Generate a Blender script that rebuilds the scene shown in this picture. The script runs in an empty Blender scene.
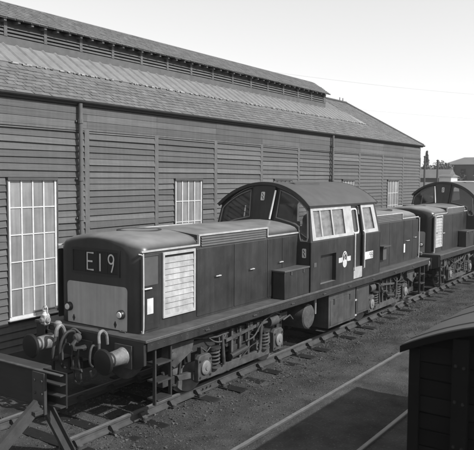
import bpy, bmesh, math, random
from mathutils import Vector, Matrix, noise
from mathutils.geometry import tessellate_polygon
random.seed(7)
R = math.radians
sc = bpy.context.scene
col = sc.collection

# ------------------------------------------------------------------ camera
cd = bpy.data.cameras.new('camera'); cam = bpy.data.objects.new('camera', cd); col.objects.link(cam)
yaw, pitch, roll = R(34.433), R(-4.045), R(0.391)
w = Vector((math.cos(pitch)*math.cos(yaw), math.cos(pitch)*math.sin(yaw), math.sin(pitch)))
r = Vector((math.sin(yaw), -math.cos(yaw), 0)); u = r.cross(w)
r, u = r*math.cos(roll)+u*math.sin(roll), u*math.cos(roll)-r*math.sin(roll)
m = Matrix((r, u, -w)).transposed().to_4x4(); m.translation = Vector((-7.68, -8.333, 3.937))
cam.matrix_world = m
cd.sensor_width = 36; cd.sensor_fit = 'HORIZONTAL'; cd.lens = 36*662.89/474
cd.clip_start = .1; cd.clip_end = 5000
cd.dof.use_dof = True; cd.dof.focus_distance = 13.5; cd.dof.aperture_fstop = 3.2
sc.camera = cam
# ------------------------------------------------------------------ sky, sun, exposure
SUN_EL = R(39.2); sdir = Vector((.105, -.9945, 0)).normalized()*math.cos(SUN_EL); sdir.z = math.sin(SUN_EL)
wd = bpy.data.worlds.new('World'); sc.world = wd; wd.use_nodes = True
nt = wd.node_tree; nt.nodes.clear()
sky = nt.nodes.new('ShaderNodeTexSky'); sky.sky_type = 'NISHITA'; sky.sun_disc = False
sky.sun_elevation = SUN_EL; sky.sun_rotation = math.atan2(sdir.x, sdir.y)
sky.dust_density = 1.0; sky.air_density = 1.0; sky.ozone_density = 1.0
sep = nt.nodes.new('ShaderNodeRGBToBW')             # black-and-white film
bg = nt.nodes.new('ShaderNodeBackground'); bg.inputs['Strength'].default_value = .15
wo = nt.nodes.new('ShaderNodeOutputWorld')
nt.links.new(sky.outputs[0], sep.inputs[0]); pw_ = nt.nodes.new('ShaderNodeMath'); pw_.operation = 'POWER'; pw_.inputs[1].default_value = .6     # veil of thin high cloud evens the sky out
ml_ = nt.nodes.new('ShaderNodeMath'); ml_.operation = 'MULTIPLY'; ml_.inputs[1].default_value = 1.52
nt.links.new(sep.outputs[0], pw_.inputs[0]); nt.links.new(pw_.outputs[0], ml_.inputs[0]); nt.links.new(ml_.outputs[0], bg.inputs['Color']); nt.links.new(bg.outputs[0], wo.inputs[0])
sd = bpy.data.lights.new('sun', 'SUN'); sd.energy = 3.0; sd.angle = R(.55); sd.color = (1, 1, 1)
sun = bpy.data.objects.new('sun', sd); col.objects.link(sun); sun.location = (0, -30, 30)
sun.rotation_euler = sdir.to_track_quat('Z', 'Y').to_euler()
sc.view_settings.view_transform = 'Standard'; sc.view_settings.look = 'None'
sc.view_settings.exposure = 0.95; sc.view_settings.gamma = 1.0; sc.view_settings.use_curve_mapping = False

# ------------------------------------------------------------------ materials
MATS = {}
def M(name, v, rough=.6, var=.25, scale=4., metal=0., bump=0., bscale=60., streak=0., rnd=0., isl=0., dust_toplight=0., spots=0., spec=.5, stretch=(1, 1, 1)):
    if name in MATS: return MATS[name]
    mt = bpy.data.materials.new(name); mt.use_nodes = True; t = mt.node_tree; N = t.nodes; L = t.links
    b = N['Principled BSDF']; b.inputs['Roughness'].default_value = rough; b.inputs['Metallic'].default_value = metal
    b.inputs['Specular IOR Level'].default_value = spec
    tc = N.new('ShaderNodeTexCoord'); mp = N.new('ShaderNodeMapping'); mp.inputs['Scale'].default_value = stretch
    L.new(tc.outputs['Object'], mp.inputs[0])
    n1 = N.new('ShaderNodeTexNoise'); n1.inputs['Scale'].default_value = scale; n1.inputs['Detail'].default_value = 8; n1.inputs['Roughness'].default_value = .65
    L.new(mp.outputs[0], n1.inputs[0])
    def math_(op, a, b_):
        q = N.new('ShaderNodeMath'); q.operation = op
        for i, x in enumerate((a, b_)):
            if isinstance(x, (int, float)): q.inputs[i].default_value = x
            else: L.new(x, q.inputs[i])
        return q.outputs[0]
    def spread(o):      # widen the noise to the full range
        q = N.new('ShaderNodeMapRange'); q.inputs[1].default_value = .30; q.inputs[2].default_value = .70; L.new(o, q.inputs[0]); return q.outputs[0]
    f = math_('MULTIPLY_ADD', spread(n1.outputs['Fac']), 2*var); f.node.inputs[2].default_value = 1-var
    if streak:
        m2 = N.new('ShaderNodeMapping'); m2.inputs['Scale'].default_value = (11, 11, .6); L.new(tc.outputs['Object'], m2.inputs[0])
        n2 = N.new('ShaderNodeTexNoise'); n2.inputs['Scale'].default_value = 1.; n2.inputs['Detail'].default_value = 5; L.new(m2.outputs[0], n2.inputs[0])
        g = math_('MULTIPLY_ADD', spread(n2.outputs['Fac']), 2*streak); g.node.inputs[2].default_value = 1-streak
        f = math_('MULTIPLY', f, g)
    if rnd:
        oi = N.new('ShaderNodeObjectInfo'); g = math_('MULTIPLY_ADD', oi.outputs['Random'], 2*rnd); g.node.inputs[2].default_value = 1-rnd
        f = math_('MULTIPLY', f, g)
    if isl:
        gi = N.new('ShaderNodeNewGeometry'); g = math_('MULTIPLY_ADD', gi.outputs['Random Per Island'], 2*isl); g.node.inputs[2].default_value = 1-isl
        f = math_('MULTIPLY', f, g)
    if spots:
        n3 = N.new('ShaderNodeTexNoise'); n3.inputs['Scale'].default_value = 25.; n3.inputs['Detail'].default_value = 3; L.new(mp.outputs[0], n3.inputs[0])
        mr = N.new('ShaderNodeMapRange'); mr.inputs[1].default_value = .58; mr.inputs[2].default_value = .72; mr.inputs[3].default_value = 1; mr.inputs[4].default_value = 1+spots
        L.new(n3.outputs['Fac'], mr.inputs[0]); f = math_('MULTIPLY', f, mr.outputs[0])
    f = math_('MULTIPLY', f, v)
    if dust_toplight:      # dusty tone on upward faces, also painting in sun and sky brightness
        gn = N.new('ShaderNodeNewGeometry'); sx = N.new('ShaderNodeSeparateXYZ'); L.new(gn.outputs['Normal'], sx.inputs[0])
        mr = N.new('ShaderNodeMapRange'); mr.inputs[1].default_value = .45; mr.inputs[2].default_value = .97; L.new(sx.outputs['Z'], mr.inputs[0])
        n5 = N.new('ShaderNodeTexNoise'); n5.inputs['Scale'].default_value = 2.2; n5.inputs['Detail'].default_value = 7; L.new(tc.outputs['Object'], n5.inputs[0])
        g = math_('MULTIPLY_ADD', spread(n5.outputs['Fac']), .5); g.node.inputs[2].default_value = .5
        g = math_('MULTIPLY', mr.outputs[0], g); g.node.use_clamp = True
        mx_ = N.new('ShaderNodeMix'); mx_.data_type = 'FLOAT'; L.new(g, mx_.inputs['Factor']); L.new(f, mx_.inputs['A']); mx_.inputs['B'].default_value = dust_toplight
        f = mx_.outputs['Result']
    L.new(f, b.inputs['Base Color'])
    rr = math_('MULTIPLY_ADD', n1.outputs['Fac'], .3); rr.node.inputs[2].default_value = rough-.15; L.new(rr, b.inputs['Roughness'])
    if bump:
        n4 = N.new('ShaderNodeTexNoise'); n4.inputs['Scale'].default_value = bscale; n4.inputs['Detail'].default_value = 6; L.new(mp.outputs[0], n4.inputs[0])
        bp = N.new('ShaderNodeBump'); bp.inputs['Strength'].default_value = bump; bp.inputs['Distance'].default_value = .02
        L.new(n4.outputs['Fac'], bp.inputs['Height']); L.new(bp.outputs[0], b.inputs['Normal'])
    MATS[name] = mt; return mt
def glass(name, tint=.75, refl=1.0, dirt_sheen=.12):
    mt = bpy.data.materials.new(name); mt.use_nodes = True; t = mt.node_tree; t.nodes.clear(); N = t.nodes; L = t.links
    tr = N.new('ShaderNodeBsdfTransparent'); tr.inputs[0].default_value = (tint,)*3+(1,)
    gl = N.new('ShaderNodeBsdfGlossy'); gl.inputs['Roughness'].default_value = .04; gl.inputs[0].default_value = (refl,)*3+(1,)
    df = N.new('ShaderNodeBsdfDiffuse'); df.inputs[0].default_value = (.42, .42, .42, 1)
    fr = N.new('ShaderNodeFresnel'); fr.inputs[0].default_value = 1.5
    a = N.new('ShaderNodeMixShader'); b = N.new('ShaderNodeMixShader'); o = N.new('ShaderNodeOutputMaterial')
    n1 = N.new('ShaderNodeTexNoise'); n1.inputs['Scale'].default_value = 5; n1.inputs['Detail'].default_value = 6
    q = N.new('ShaderNodeMath'); q.operation = 'MULTIPLY'; q.inputs[1].default_value = dirt_sheen*2; L.new(n1.outputs['Fac'], q.inputs[0])
    L.new(q.outputs[0], a.inputs[0]); L.new(tr.outputs[0], a.inputs[1]); L.new(df.outputs[0], a.inputs[2])
    L.new(fr.outputs[0], b.inputs[0]); L.new(a.outputs[0], b.inputs[1]); L.new(gl.outputs[0], b.inputs[2]); L.new(b.outputs[0], o.inputs[0])
    MATS[name] = mt; return mt

paint = M('loco_paint', 0.024, .36, 0.32, 1.6, streak=.22, bump=.22, bscale=2.2, dust_toplight=.21, spots=.3)
paint_dk = M('loco_paint_black', .016, .42, .25, 3, streak=.1)
panelm = M('front_panel_paint', 0.33, .5, 0.12, 2., streak=.14)
roofm = M('cab_roof_paint', 0.052, .55, 0.2, 2.5, spots=.15)
white = M('white_paint', 0.5, .5, 0.2, 6)
cream = M('cream_window_paint', 0.33, .5, 0.22, 5)
silver = M('bright_metal', .55, .35, .2, 8, metal=.3)
black = M('black_iron', 0.008, .6, .35, 6, bump=.1)
grime = M('oily_underframe_glints', 0.018, .7, 0.5, 5, bump=.25, spots=.5)  # bright specks paint lit highlights into the oily iron
grime_lt = M('dusty_underframe_glints', 0.044, .75, 0.6, 5, bump=.25, spots=.4)  # lighter grime, its specks painted in as lit highlights
fplate = M('worn_footplate', 0.055, .6, .35, 3, spots=.35, bump=.1)
beamm = M('buffer_beam_paint', 0.018, .55, .3, 4)
rubber = M('hose_rubber', .05, .6, .3, 8)
inner = M('cab_interior', 0.16, .7, .2, 4)
steel = M('tyre_steel', .20, .4, .3, 5, metal=.6)
railtop = M('rail_steel', 0.055, .5, .3, 4, bump=.1)
railhead = M('worn_rail_steel', 0.13, .42, .3, 5)
chairm = M('rail_chair_iron', .03, .75, .35, 9, bump=.2)
tie = M('sleeper_timber', 0.016, .9, .4, 8, spec=.1, bump=.3, stretch=(6, 1, 6), rnd=.25)
boardm = M('weatherboard', 0.08, .85, 0.22, 3., bump=.2, bscale=25, stretch=(.35, 3, 8), rnd=.24, streak=.09, spots=.15)
postm = M('shed_post', 0.085, .8, .2, 4, streak=.15)
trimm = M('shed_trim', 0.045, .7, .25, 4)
slatem = M('slate', 0.105, .75, 0.25, 5., bump=.2, spots=.25, isl=.17)
flashm = M('lead_flashing', 0.22, .5, .35, 9)
glazm = M('ribbed_roof_glazing', 0.18, .35, 0.12, 3, streak=.1)
lanternm = M('lantern_timber', 0.075, .75, .25, 5, rnd=.15)
barm = M('glazing_bar', 0.46, .6, .15, 7)
panem = M('dusty_window_glass', 0.19, .22, 0.2, 1.6, spec=.8, rnd=.28, streak=.2)
groundm = M('cinder_ground', 0.048, .95, 0.55, 1.1, bump=.9, bscale=38, spots=.8, spec=.1)
stonem = M('clinker_stone', 0.062, .9, .45, 3, spec=.2, isl=.5)
wagonm = M('wagon_timber', .006, .85, .35, 4, spec=.15, bump=.2, stretch=(1, .6, 5), rnd=.25)
wagroof = M('wagon_roof_canvas', 0.065, .8, .22, 2.5, bump=.15, bscale=20)
timber = M('stop_timber', 0.02, .85, .35, 3, bump=.25, stretch=(5, 1, 5))
stopsteel = M('stop_steel', 0.034, .7, .35, 5, bump=.15)
slatwhite = M('shutter_slats', 0.3, .55, 0.3, 4, streak=.15, rnd=.1)
inset = M('door_inset_paint', 0.06, .55, .2, 4)
silver_dk = M('axlebox_cap', .17, .5, .3, 7, metal=.2)
kick = M('kick_plate_paint', 0.3, .5, .2, 6)
crestm = M('crest_transfer', .45, .5, .15, 9)
glz_side = glass('sky_sheen_cab_glass', .9, .9, .30)  # pale film paints the bright sky's reflection into the side panes
glz = glass('cab_glass', .97, .9, .035)
boxm = M('underframe_box', .040, .6, .4, 3, streak=.2, spots=.3)
lining = M('cab_lining', .24, .7, .15, 4)
shank = M('buffer_housing', 0.14, .5, 0.5, 6, spots=.3)
gutterm = M('gutter_iron', .022, .6, .3, 5)
rubberm = M('window_rubber', .17, .5, .2, 6)

# ------------------------------------------------------------------ mesh helpers
class MB:
    def __init__(s): s.v = []; s.f = []
    def add(s, vs, fs):
        o = len(s.v); s.v += [tuple(q) for q in vs]; s.f += [tuple(i+o for i in q) for q in fs]; return s
    def box(s, x0, x1, y0, y1, z0, z1):
        x0, x1 = sorted((x0, x1)); y0, y1 = sorted((y0, y1)); z0, z1 = sorted((z0, z1))
        return s.add([(x0,y0,z0),(x1,y0,z0),(x1,y1,z0),(x0,y1,z0),(x0,y0,z1),(x1,y0,z1),(x1,y1,z1),(x0,y1,z1)],
                     [(0,3,2,1),(4,5,6,7),(0,1,5,4),(1,2,6,5),(2,3,7,6),(3,0,4,7)])
    def prism(s, poly, fn, a, b, holes=()):
        """poly (and holes) 2-D, fn(u, v, d) -> 3-D, extruded from d=a to d=b"""
        loops = [list(poly)]+[list(h) for h in holes]
        flat = [q for l in loops for q in l]; n = len(flat)
        tris = tessellate_polygon([[Vector((q[0], q[1], 0)) for q in l] for l in loops])
        vs = [fn(q[0], q[1], a) for q in flat]+[fn(q[0], q[1], b) for q in flat]
        if not holes:
            fs = [tuple(range(n)), tuple(range(2*n-1, n-1, -1))]
        else:
            fs = [tuple(t) for t in tris]+[tuple(i+n for i in reversed(t)) for t in tris]
        o = 0
        for l in loops:
            k = len(l)
            for i in range(k):
                j = (i+1) % k; fs.append((o+i, o+i+n, o+j+n, o+j))
            o += k
        return s.add(vs, fs)
    def tube(s, pts, rad, n=8, caps=True):
        pts = [Vector(q) for q in pts]; rads = rad if isinstance(rad, (list, tuple)) else [rad]*len(pts)
        vs = []; fs = []; prev = None
        for i, q in enumerate(pts):
            d = (pts[min(i+1, len(pts)-1)]-pts[max(i-1, 0)]).normalized()
            ref = prev if prev is not None else (Vector((0, 0, 1)) if abs(d.z) < .9 else Vector((1, 0, 0)))
            a = (ref-d*ref.dot(d)).normalized(); prev = a; b = d.cross(a)
            for k in range(n):
                t = 2*math.pi*k/n; vs.append(q+(a*math.cos(t)+b*math.sin(t))*rads[i])
        for i in range(len(pts)-1):
            for k in range(n):
                k2 = (k+1) % n; fs.append((i*n+k, i*n+k2, (i+1)*n+k2, (i+1)*n+k))
        if caps: fs += [tuple(range(n-1, -1, -1)), tuple(range((len(pts)-1)*n, len(pts)*n))]
        return s.add(vs, fs)
    def lathe(s, prof, c, axis='y', n=24, sgn=1):
        """prof: list of (offset along axis, radius)"""
        vs = []; fs = []
        for (o, rad) in prof:
            for k in range(n):
                t = 2*math.pi*k/n; a, b = rad*math.cos(t), rad*math.sin(t)
                vs.append({'x': (c[0]+o*sgn, c[1]+a, c[2]+b), 'y': (c[0]+a, c[1]+o*sgn, c[2]+b), 'z': (c[0]+a, c[1]+b, c[2]+o*sgn)}[axis])
        for i in range(len(prof)-1):
            for k in range(n):
                k2 = (k+1) % n; fs.append((i*n+k, i*n+k2, (i+1)*n+k2, (i+1)*n+k))
        fs += [tuple(range(n-1, -1, -1)), tuple(range((len(prof)-1)*n, len(prof)*n))]
        return s.add(vs, fs)
    def ribbon(s, pts, wd_, fn, a, b, closed=False):
        """flat stroke along 2-D points, as thick plate pieces"""
        P = [Vector(q) for q in pts]; k = len(P)
        offs = []
        for i in range(k):
            p0 = P[(i-1) % k] if (closed or i > 0) else P[i]; p1 = P[(i+1) % k] if (closed or i < k-1) else P[i]
            d = (p1-p0).normalized(); nn = Vector((-d.y, d.x))*wd_/2; offs.append((P[i]+nn, P[i]-nn))
        for i in range(k if closed else k-1):
            A, B = offs[i], offs[(i+1) % k]
            s.prism([A[0], B[0], B[1], A[1]], fn, a, b)
        return s
    def build(s, name, mat, parent=None, bevel=0., smooth=35, kind=None):
        me = bpy.data.meshes.new(name); me.from_pydata(s.v, [], s.f)
        bm = bmesh.new(); bm.from_mesh(me); bmesh.ops.recalc_face_normals(bm, faces=bm.faces); bm.to_mesh(me); bm.free()
        if smooth:
            me.polygons.foreach_set('use_smooth', [True]*len(me.polygons)); me.set_sharp_from_angle(angle=R(smooth))
        me.materials.append(mat)
        return link(name, me, parent, bevel, kind)
def link(name, me, parent=None, bevel=0., kind=None):
    o = bpy.data.objects.new(name, me); col.objects.link(o); o.parent = parent
    if bevel:
        b = o.modifiers.new('bevel', 'BEVEL'); b.width = bevel; b.segments = 2; b.limit_method = 'ANGLE'; b.angle_limit = R(40)
    if kind: o['kind'] = kind
    return o
def BX(name, mat, parent, x0, x1, y0, y1, z0, z1, bevel=0.):
    return MB().box(x0, x1, y0, y1, z0, z1).build(name, mat, parent, bevel)
def thing(name, label, cat, loc=(0, 0, 0), group=None):
    o = bpy.data.objects.new(name, None); col.objects.link(o); o.location = loc; o.empty_display_size = .3
    tag(o, label, cat, group); return o
def tag(o, label, cat, group=None):
    o['label'] = label; o['category'] = cat
    if group: o['group'] = group
    return o
def struct(name):
    o = bpy.data.objects.new(name, None); col.objects.link(o); o['kind'] = 'structure'; return o
def copy_tree(o, parent=None):
    c = o.copy(); col.objects.link(c); c.parent = parent
    for ch in o.children: copy_tree(ch, c)
    return c
def arc(cx, cy, rad, a0, a1, n):
    return [(cx+rad*math.cos(R(a0+(a1-a0)*i/n)), cy+rad*math.sin(R(a0+(a1-a0)*i/n))) for i in range(n+1)]
def rrect(x0, x1, z0, z1, rad, n=4):
    return arc(x1-rad, z1-rad, rad, 0, 90, n)+arc(x0+rad, z1-rad, rad, 90, 180, n)+arc(x0+rad, z0+rad, rad, 180, 270, n)+arc(x1-rad, z0+rad, rad, 270, 360, n)

# ================================================================== GROUND
def gh(x, y):
    b = -.168
    if y < -1.5: b += min(1, (-1.5-y)/1.0)*.125
    if y < -5.5: b -= min(1, (-5.5-y)/1.0)*.05
    if y > 1.7: b += .03
    if not (-7 < x < 32 and -7 < y < 4): return b
    n = noise.noise((x*.8, y*1.1, 0))*.030+noise.noise((x*2.6, y*2.9, 4))*.018+noise.noise((x*7, y*7, 8))*.010+abs(noise.noise((x*15, y*15, 3)))*.010
    near = min(abs(y+3.0), abs(y+4.5))                      # the second track's rails stay clear
    return b+n*(1.15 if y > -2.0 else .75 if near > .35 else .25)
def axis_(lo, hi, st, far):
    a = []; q = lo
    while q < hi: a.append(q); q += st
    out = [lo-d for d in far[::-1]]+a+[hi+d for d in far]
    return out
far = [.5, 1.2, 2.5, 5, 9, 15, 25, 40, 70, 120, 220, 400]
xs = axis_(-4, 22, .1, far); ys = axis_(-6.2, 3.4, .09, far)
g = MB(); g.v = [(x, y, gh(x, y)) for x in xs for y in ys]; ny = len(ys)
g.f = [(i*ny+j, (i+1)*ny+j, (i+1)*ny+j+1, i*ny+j+1) for i in range(len(xs)-1) for j in range(ny-1)]
g.build('ground', groundm, None, smooth=80, kind='structure')
# loose clinker
st = MB(); rg = random.Random(3)
def scatter(n, x0, x1, y0, y1, s0, s1):
    for _ in range(n):
        x = rg.uniform(x0, x1); y = rg.uniform(y0, y1); s = s0+(s1-s0)*rg.random()**3; z = gh(x, y)+s*.15
        a = rg.uniform(0, 6.3); c_, s_ = math.cos(a), math.sin(a); kx, ky, kz = rg.uniform(.6, 1.2), rg.uniform(.6, 1.1), rg.uniform(.4, .8)
        q8 = [Vector((dx*kx*rg.uniform(.5, 1.1), dy*ky*rg.uniform(.5, 1.1), dz*kz*rg.uniform(.5, 1.1)))*s*.75 for dx in (-1, 1) for dy in (-1, 1) for dz in (-1, 1)]
        st.add([(x+q.x*c_-q.y*s_, y+q.x*s_+q.y*c_, z+q.z) for q in q8], [(0,1,3,2),(4,6,7,5),(0,4,5,1),(2,3,7,6),(0,2,6,4),(1,5,7,3)])
scatter(15000, -3, 8, -3, .9, .004, .020); scatter(6000, 8, 18, -3, -.7, .006, .026); scatter(2600, -3, 7, -5.5, -3, .004, .012); scatter(900, -2, 14, -2.4, -.8, .012, .034); scatter(2200, -2, 14, -1.75, -.85, .010, .038); scatter(1500, -1.2, 6, -.68, .68, .010, .034)
so = st.build('clinker_gravel', stonem, None, smooth=0, kind='stuff'); so['label'] = 'loose clinker and small stones strewn over the cinder yard'

# ================================================================== TRACKS
def rail_profile():
    return [(-.07,0),(.07,0),(.07,.018),(.012,.045),(.012,.095),(.034,.108),(.034,.140),(.026,.147),(-.026,.147),(-.034,.140),(-.034,.108),(-.012,.095),(-.012,.045),(-.07,.018)]
def rail(parent, y, x0, x1, mat=railtop):
    MB().prism(rail_profile(), lambda a, b, d: (d, y+a, b-.147), x0, x1).build('rail', mat, parent, smooth=0)
    MB().box(x0, x1, y-.027, y+.027, -.001, .0025).build('rail_running_surface', railhead, parent, smooth=0)
t1 = struct('railway_track')
rail(t1, -.75, -1.25, 34); rail(t1, .75, -1.25, 34)
slp = MB().box(-.127, .127, -1.33, 1.33, -.28, -.148); slm = None
chm = None
x = -.95; i = 0
while x < 33:
    if slm is None:
        o = slp.build('sleeper', tie, t1, .008); slm = o.data
    else: o = link('sleeper', slm, t1, .008)
    o.location = (x+random.uniform(-.04, .04), random.uniform(-.05, .05), random.uniform(-.018, .006)); o.rotation_euler.z = random.uniform(-.015, .015)
    if x < 24:
        for sy in (-.75, .75):
            if chm is None:
                c = MB().box(-.09, .09, -.19, .19, -.150, -.125)
                for e in (-1, 1):
                    c.prism([(e*.04, -.125), (e*.15, -.125), (e*.075, -.035), (e*.04, -.03)], lambda a, b, d: (d, a, b), -.05, .05)
                    c.lathe([(-.125, .025), (-.095, .025), (-.09, .012)], (0.055*e, e*.165, 0), 'z', 6)
                c.box(-.035, .035, .036, .085, -.1, -.02)
                ob = c.build('rail_chair', chairm, t1, smooth=0); chm = ob.data
            else: ob = link('rail_chair', chm, t1)
            ob.location = (o.location.x, sy, 0)
    x += .735
# fishplates with bolts on the near rail
for fx in (2.25, 11.3):
    fpm = MB().box(fx-.25, fx+.25, -.80, -.765, -.10, -.045)
    for k in range(4): fpm.lathe([(0, .018), (.03, .018)], (fx-.18+.12*k, -.80, -.072), 'y', 6, -1)
    fpm.build('fishplate', chairm, t1, smooth=0)
t2 = struct('railway_track'); rail(t2, -3.0, -12, 60); rail(t2, -4.5, -12, 60)
t3 = struct('railway_track'); rail(t3, -6.75, -12, 60); rail(t3, -8.25, -12, 60)

# ================================================================== ENGINE SHED
W = 3.3; EX0, EX1 = -4.7, 26.0
EAVE_Y, EAVE_Z, TP = 3.20, 5.68, .680; RIDGE_Y = 6.2
rz = lambda y: EAVE_Z+(y-EAVE_Y)*TP
shed = thing('engine_shed', 'long weatherboarded engine shed with slate roof and louvred ridge lantern', 'shed', (10, W, -.15))
sh = lambda x, y, z: (x-10, y-W, z+.15)
def SB(name, mat, x0, x1, y0, y1, z0, z1, parent=None, bevel=0.):
    a = sh(x0, y0, z0); b = sh(x1, y1, z1)
    return BX(name, mat, parent or shed, a[0], b[0], a[1], b[1], a[2], b[2], bevel)
wall = SB('wall', trimm, EX0, EX1-.02, W+.035, W+.14, -.2, 5.62)
SB('rear_wall', trimm, EX0, EX1-.02, 9.0, 9.1, -.2, 5.62)
SB('end_wall', boardm, EX1-.12, EX1-.02, W+.14, 9.0, -.2, 5.6)
SB('end_wall', boardm, EX0, EX0+.1, W+.14, 9.0, -.2, 5.6)
posts = [-4.65, -2.1, .48, 3.10, 5.53, 8.15, 10.68, 13.15, 15.82, 18.4, 20.95, 23.5, 25.94]
wins = [(.97, 2.13), (6.33, 7.42), (11.52, 12.58), (16.80, 17.82), (21.60, 22.86)]
WZ0, WZ1 = 1.0, 3.86
PITCH = .1475; Z0B = .25; ZTOP = 5.0
low = MB(); rb = random.Random(11)
def board_shape(mb, x0, x1, z0, z1, t=.0):
    # lapped board: thick at its lower edge, thin at its top
    prof = [(W+.034, z0-.010), (W-.014, z0-.012), (W+.022, z1), (W+.034, z1)]
    return mb.prism(prof, lambda a, b, d: sh(d, a, b), x0, x1)
for bi in range(len(posts)-1):
    a, b = posts[bi]+.07, posts[bi+1]-.07
    k = 0
    while True:
        z0 = Z0B+k*PITCH; z1 = z0+PITCH; k += 1
        if z0 > ZTOP-.03: break
        z1 = min(z1, ZTOP)
        segs = [(a, b)]
        for (wa, wb_) in wins:
            if wa > a and wb_ < b and z1 > WZ0-.05 and z0 < WZ1+.02: segs = [(a, wa-.09), (wb_+.09, b)]
        for (p, q) in segs:
            if bi < 2 or bi > 8 or z0 < 1.5: board_shape(low, p, q, z0, z1)
            else:
                mb = board_shape(MB(), p, q, z0+rb.uniform(-.005, .005), z1)
                j = rb.uniform(-.008, .010); e = rb.uniform(-.009, .009); L_ = q-p
                mb.v = [(v[0], v[1]+j, v[2]+e*((v[0]+10-p)/L_-.5)*2) for v in mb.v]
                mb.build('board', boardm, wall, smooth=0)
    # flat frieze boards carried across the posts, and the rail that closes each panel
    SB('panel_rail', postm, a, b, W-.012, W+.034, ZTOP+.002, ZTOP+.052, wall)
    for kk in range(3):
        z0 = ZTOP+.055+kk*.165
        SB('frieze_board', boardm, posts[bi]+.002, posts[bi+1]-.002, W-.018+rb.uniform(-.004, .004), W+.034, z0, min(z0+.157, 5.56), wall)
low.build('lower_boarding', boardm, wall, smooth=0, kind='stuff')
SB('plinth', trimm, EX0, EX1, W-.03, W+.034, -.2, .24)
for px in posts:
    SB('post', postm, px-.07, px+.07, W-.014, W+.034, .24, ZTOP+.052, bevel=.006)
SB('wall_plate', trimm, EX0, EX1, W-.03, W+.034, 5.565, 5.63)
for (wa, wb_) in wins:
    win = SB('window', barm, wa-.05, wb_+.05, W+.0, W+.03, WZ0-.06, WZ0-.005)
    win['label'] = 'tall small-paned window in the boarded wall'
    for a, b, c, d in ((wa-.05, wa, WZ0, WZ1), (wb_, wb_+.05, WZ0, WZ1)):
        SB('window_frame', barm, a, b, W-.015, W+.03, c, d, win)
    SB('window_head', trimm, wa-.07, wb_+.07, W-.05, W+.03, WZ1, WZ1+.06, win)
    SB('sill', barm, wa-.09, wb_+.09, W-.07, W+.03, WZ0-.09, WZ0-.062, win, .006)
    for a, b in ((wa-.086, wa-.051), (wb_+.051, wb_+.086)): SB('reveal_shade', trimm, a, b, W-.03, W+.034, WZ0, WZ1-.001, win)  # dark strips painted in as the shadow of the window reveals
    pw = (wb_-wa)/4; ph = (WZ1-WZ0)/5
    for cx in range(4):
        for cz in range(5):
            o = SB('pane', panem, wa+cx*pw, wa+(cx+1)*pw, W+.014, W+.018, WZ0+cz*ph, WZ0+(cz+1)*ph, win)
    for cx in range(1, 4): SB('glazing_bar', barm, wa+cx*pw-.018, wa+cx*pw+.018, W-.006, W+.012, WZ0, WZ1, win)
    for cz in range(1, 5): SB('glazing_bar', barm, wa, wb_, W-.004, W+.010, WZ0+cz*ph-.012, WZ0+cz*ph+.012, win)
# gutter and downpipes
gp = [(-.07, .05), (-.06, 0), (-.03, -.03), (.03, -.03), (.06, 0), (.06, .05), (.05, .05), (.05, .005), (.025, -.02), (-.025, -.02), (-.05, .005), (-.06, .05)]
MB().prism(gp, lambda a, b, d: sh(d, EAVE_Y-.015+a*.8, EAVE_Z-.045+b*.8), EX0, EX1+.2).build('gutter', gutterm, shed, smooth=0)
SB('fascia', trimm, EX0, EX1+.18, EAVE_Y+.04, EAVE_Y+.06, EAVE_Z-.10, EAVE_Z+.02)
SB('soffit', trimm, EX0, EX1+.18, EAVE_Y+.061, W+.02, EAVE_Z-.10, EAVE_Z-.085)
for px in (2.82, 15.66):
    d = MB().tube([sh(px, EAVE_Y-.01, 5.60), sh(px, W-.11, 5.50), sh(px, W-.11, 5.36), sh(px, W-.11, .1)], .048, 10)
    for z in (5.2, 3.9, 3.0, 1.2): d.lathe([(-.05, .062), (.05, .062)], sh(px, W-.11, z), 'z', 10).box(*(lambda a, b: (a[0], b[0], a[1], b[1], a[2], b[2]))(sh(px-.09, W-.06, z-.02), sh(px+.09, W-.03, z+.02)))
    d.build('downpipe', postm, shed)
# roof deck (both slopes and hip end)
HX = EX1+.12; HL = RIDGE_Y-EAVE_Y
roof = MB()
A = [(EX0-.1, EAVE_Y, EAVE_Z), (HX, EAVE_Y, EAVE_Z), (HX-HL, RIDGE_Y, rz(RIDGE_Y)), (EX0-.1, RIDGE_Y, rz(RIDGE_Y))]
B_ = [(EX0-.1, 2*RIDGE_Y-EAVE_Y, EAVE_Z), (HX, 2*RIDGE_Y-EAVE_Y, EAVE_Z)]
vv = [sh(*q) for q in A+B_]; low_ = [(q[0], q[1], q[2]-.06) for q in vv]
roof.add(vv+low_, [(0,1,2,3),(3,2,5,4),(1,5,2),(6,9,8,7),(9,10,11,8),(7,8,11),(0,6,7,1),(1,7,11,5),(4,5,11,10),(0,3,9,6),(3,4,10,9)])
roofo = roof.build('roof', slatem, shed, smooth=0)
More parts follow.
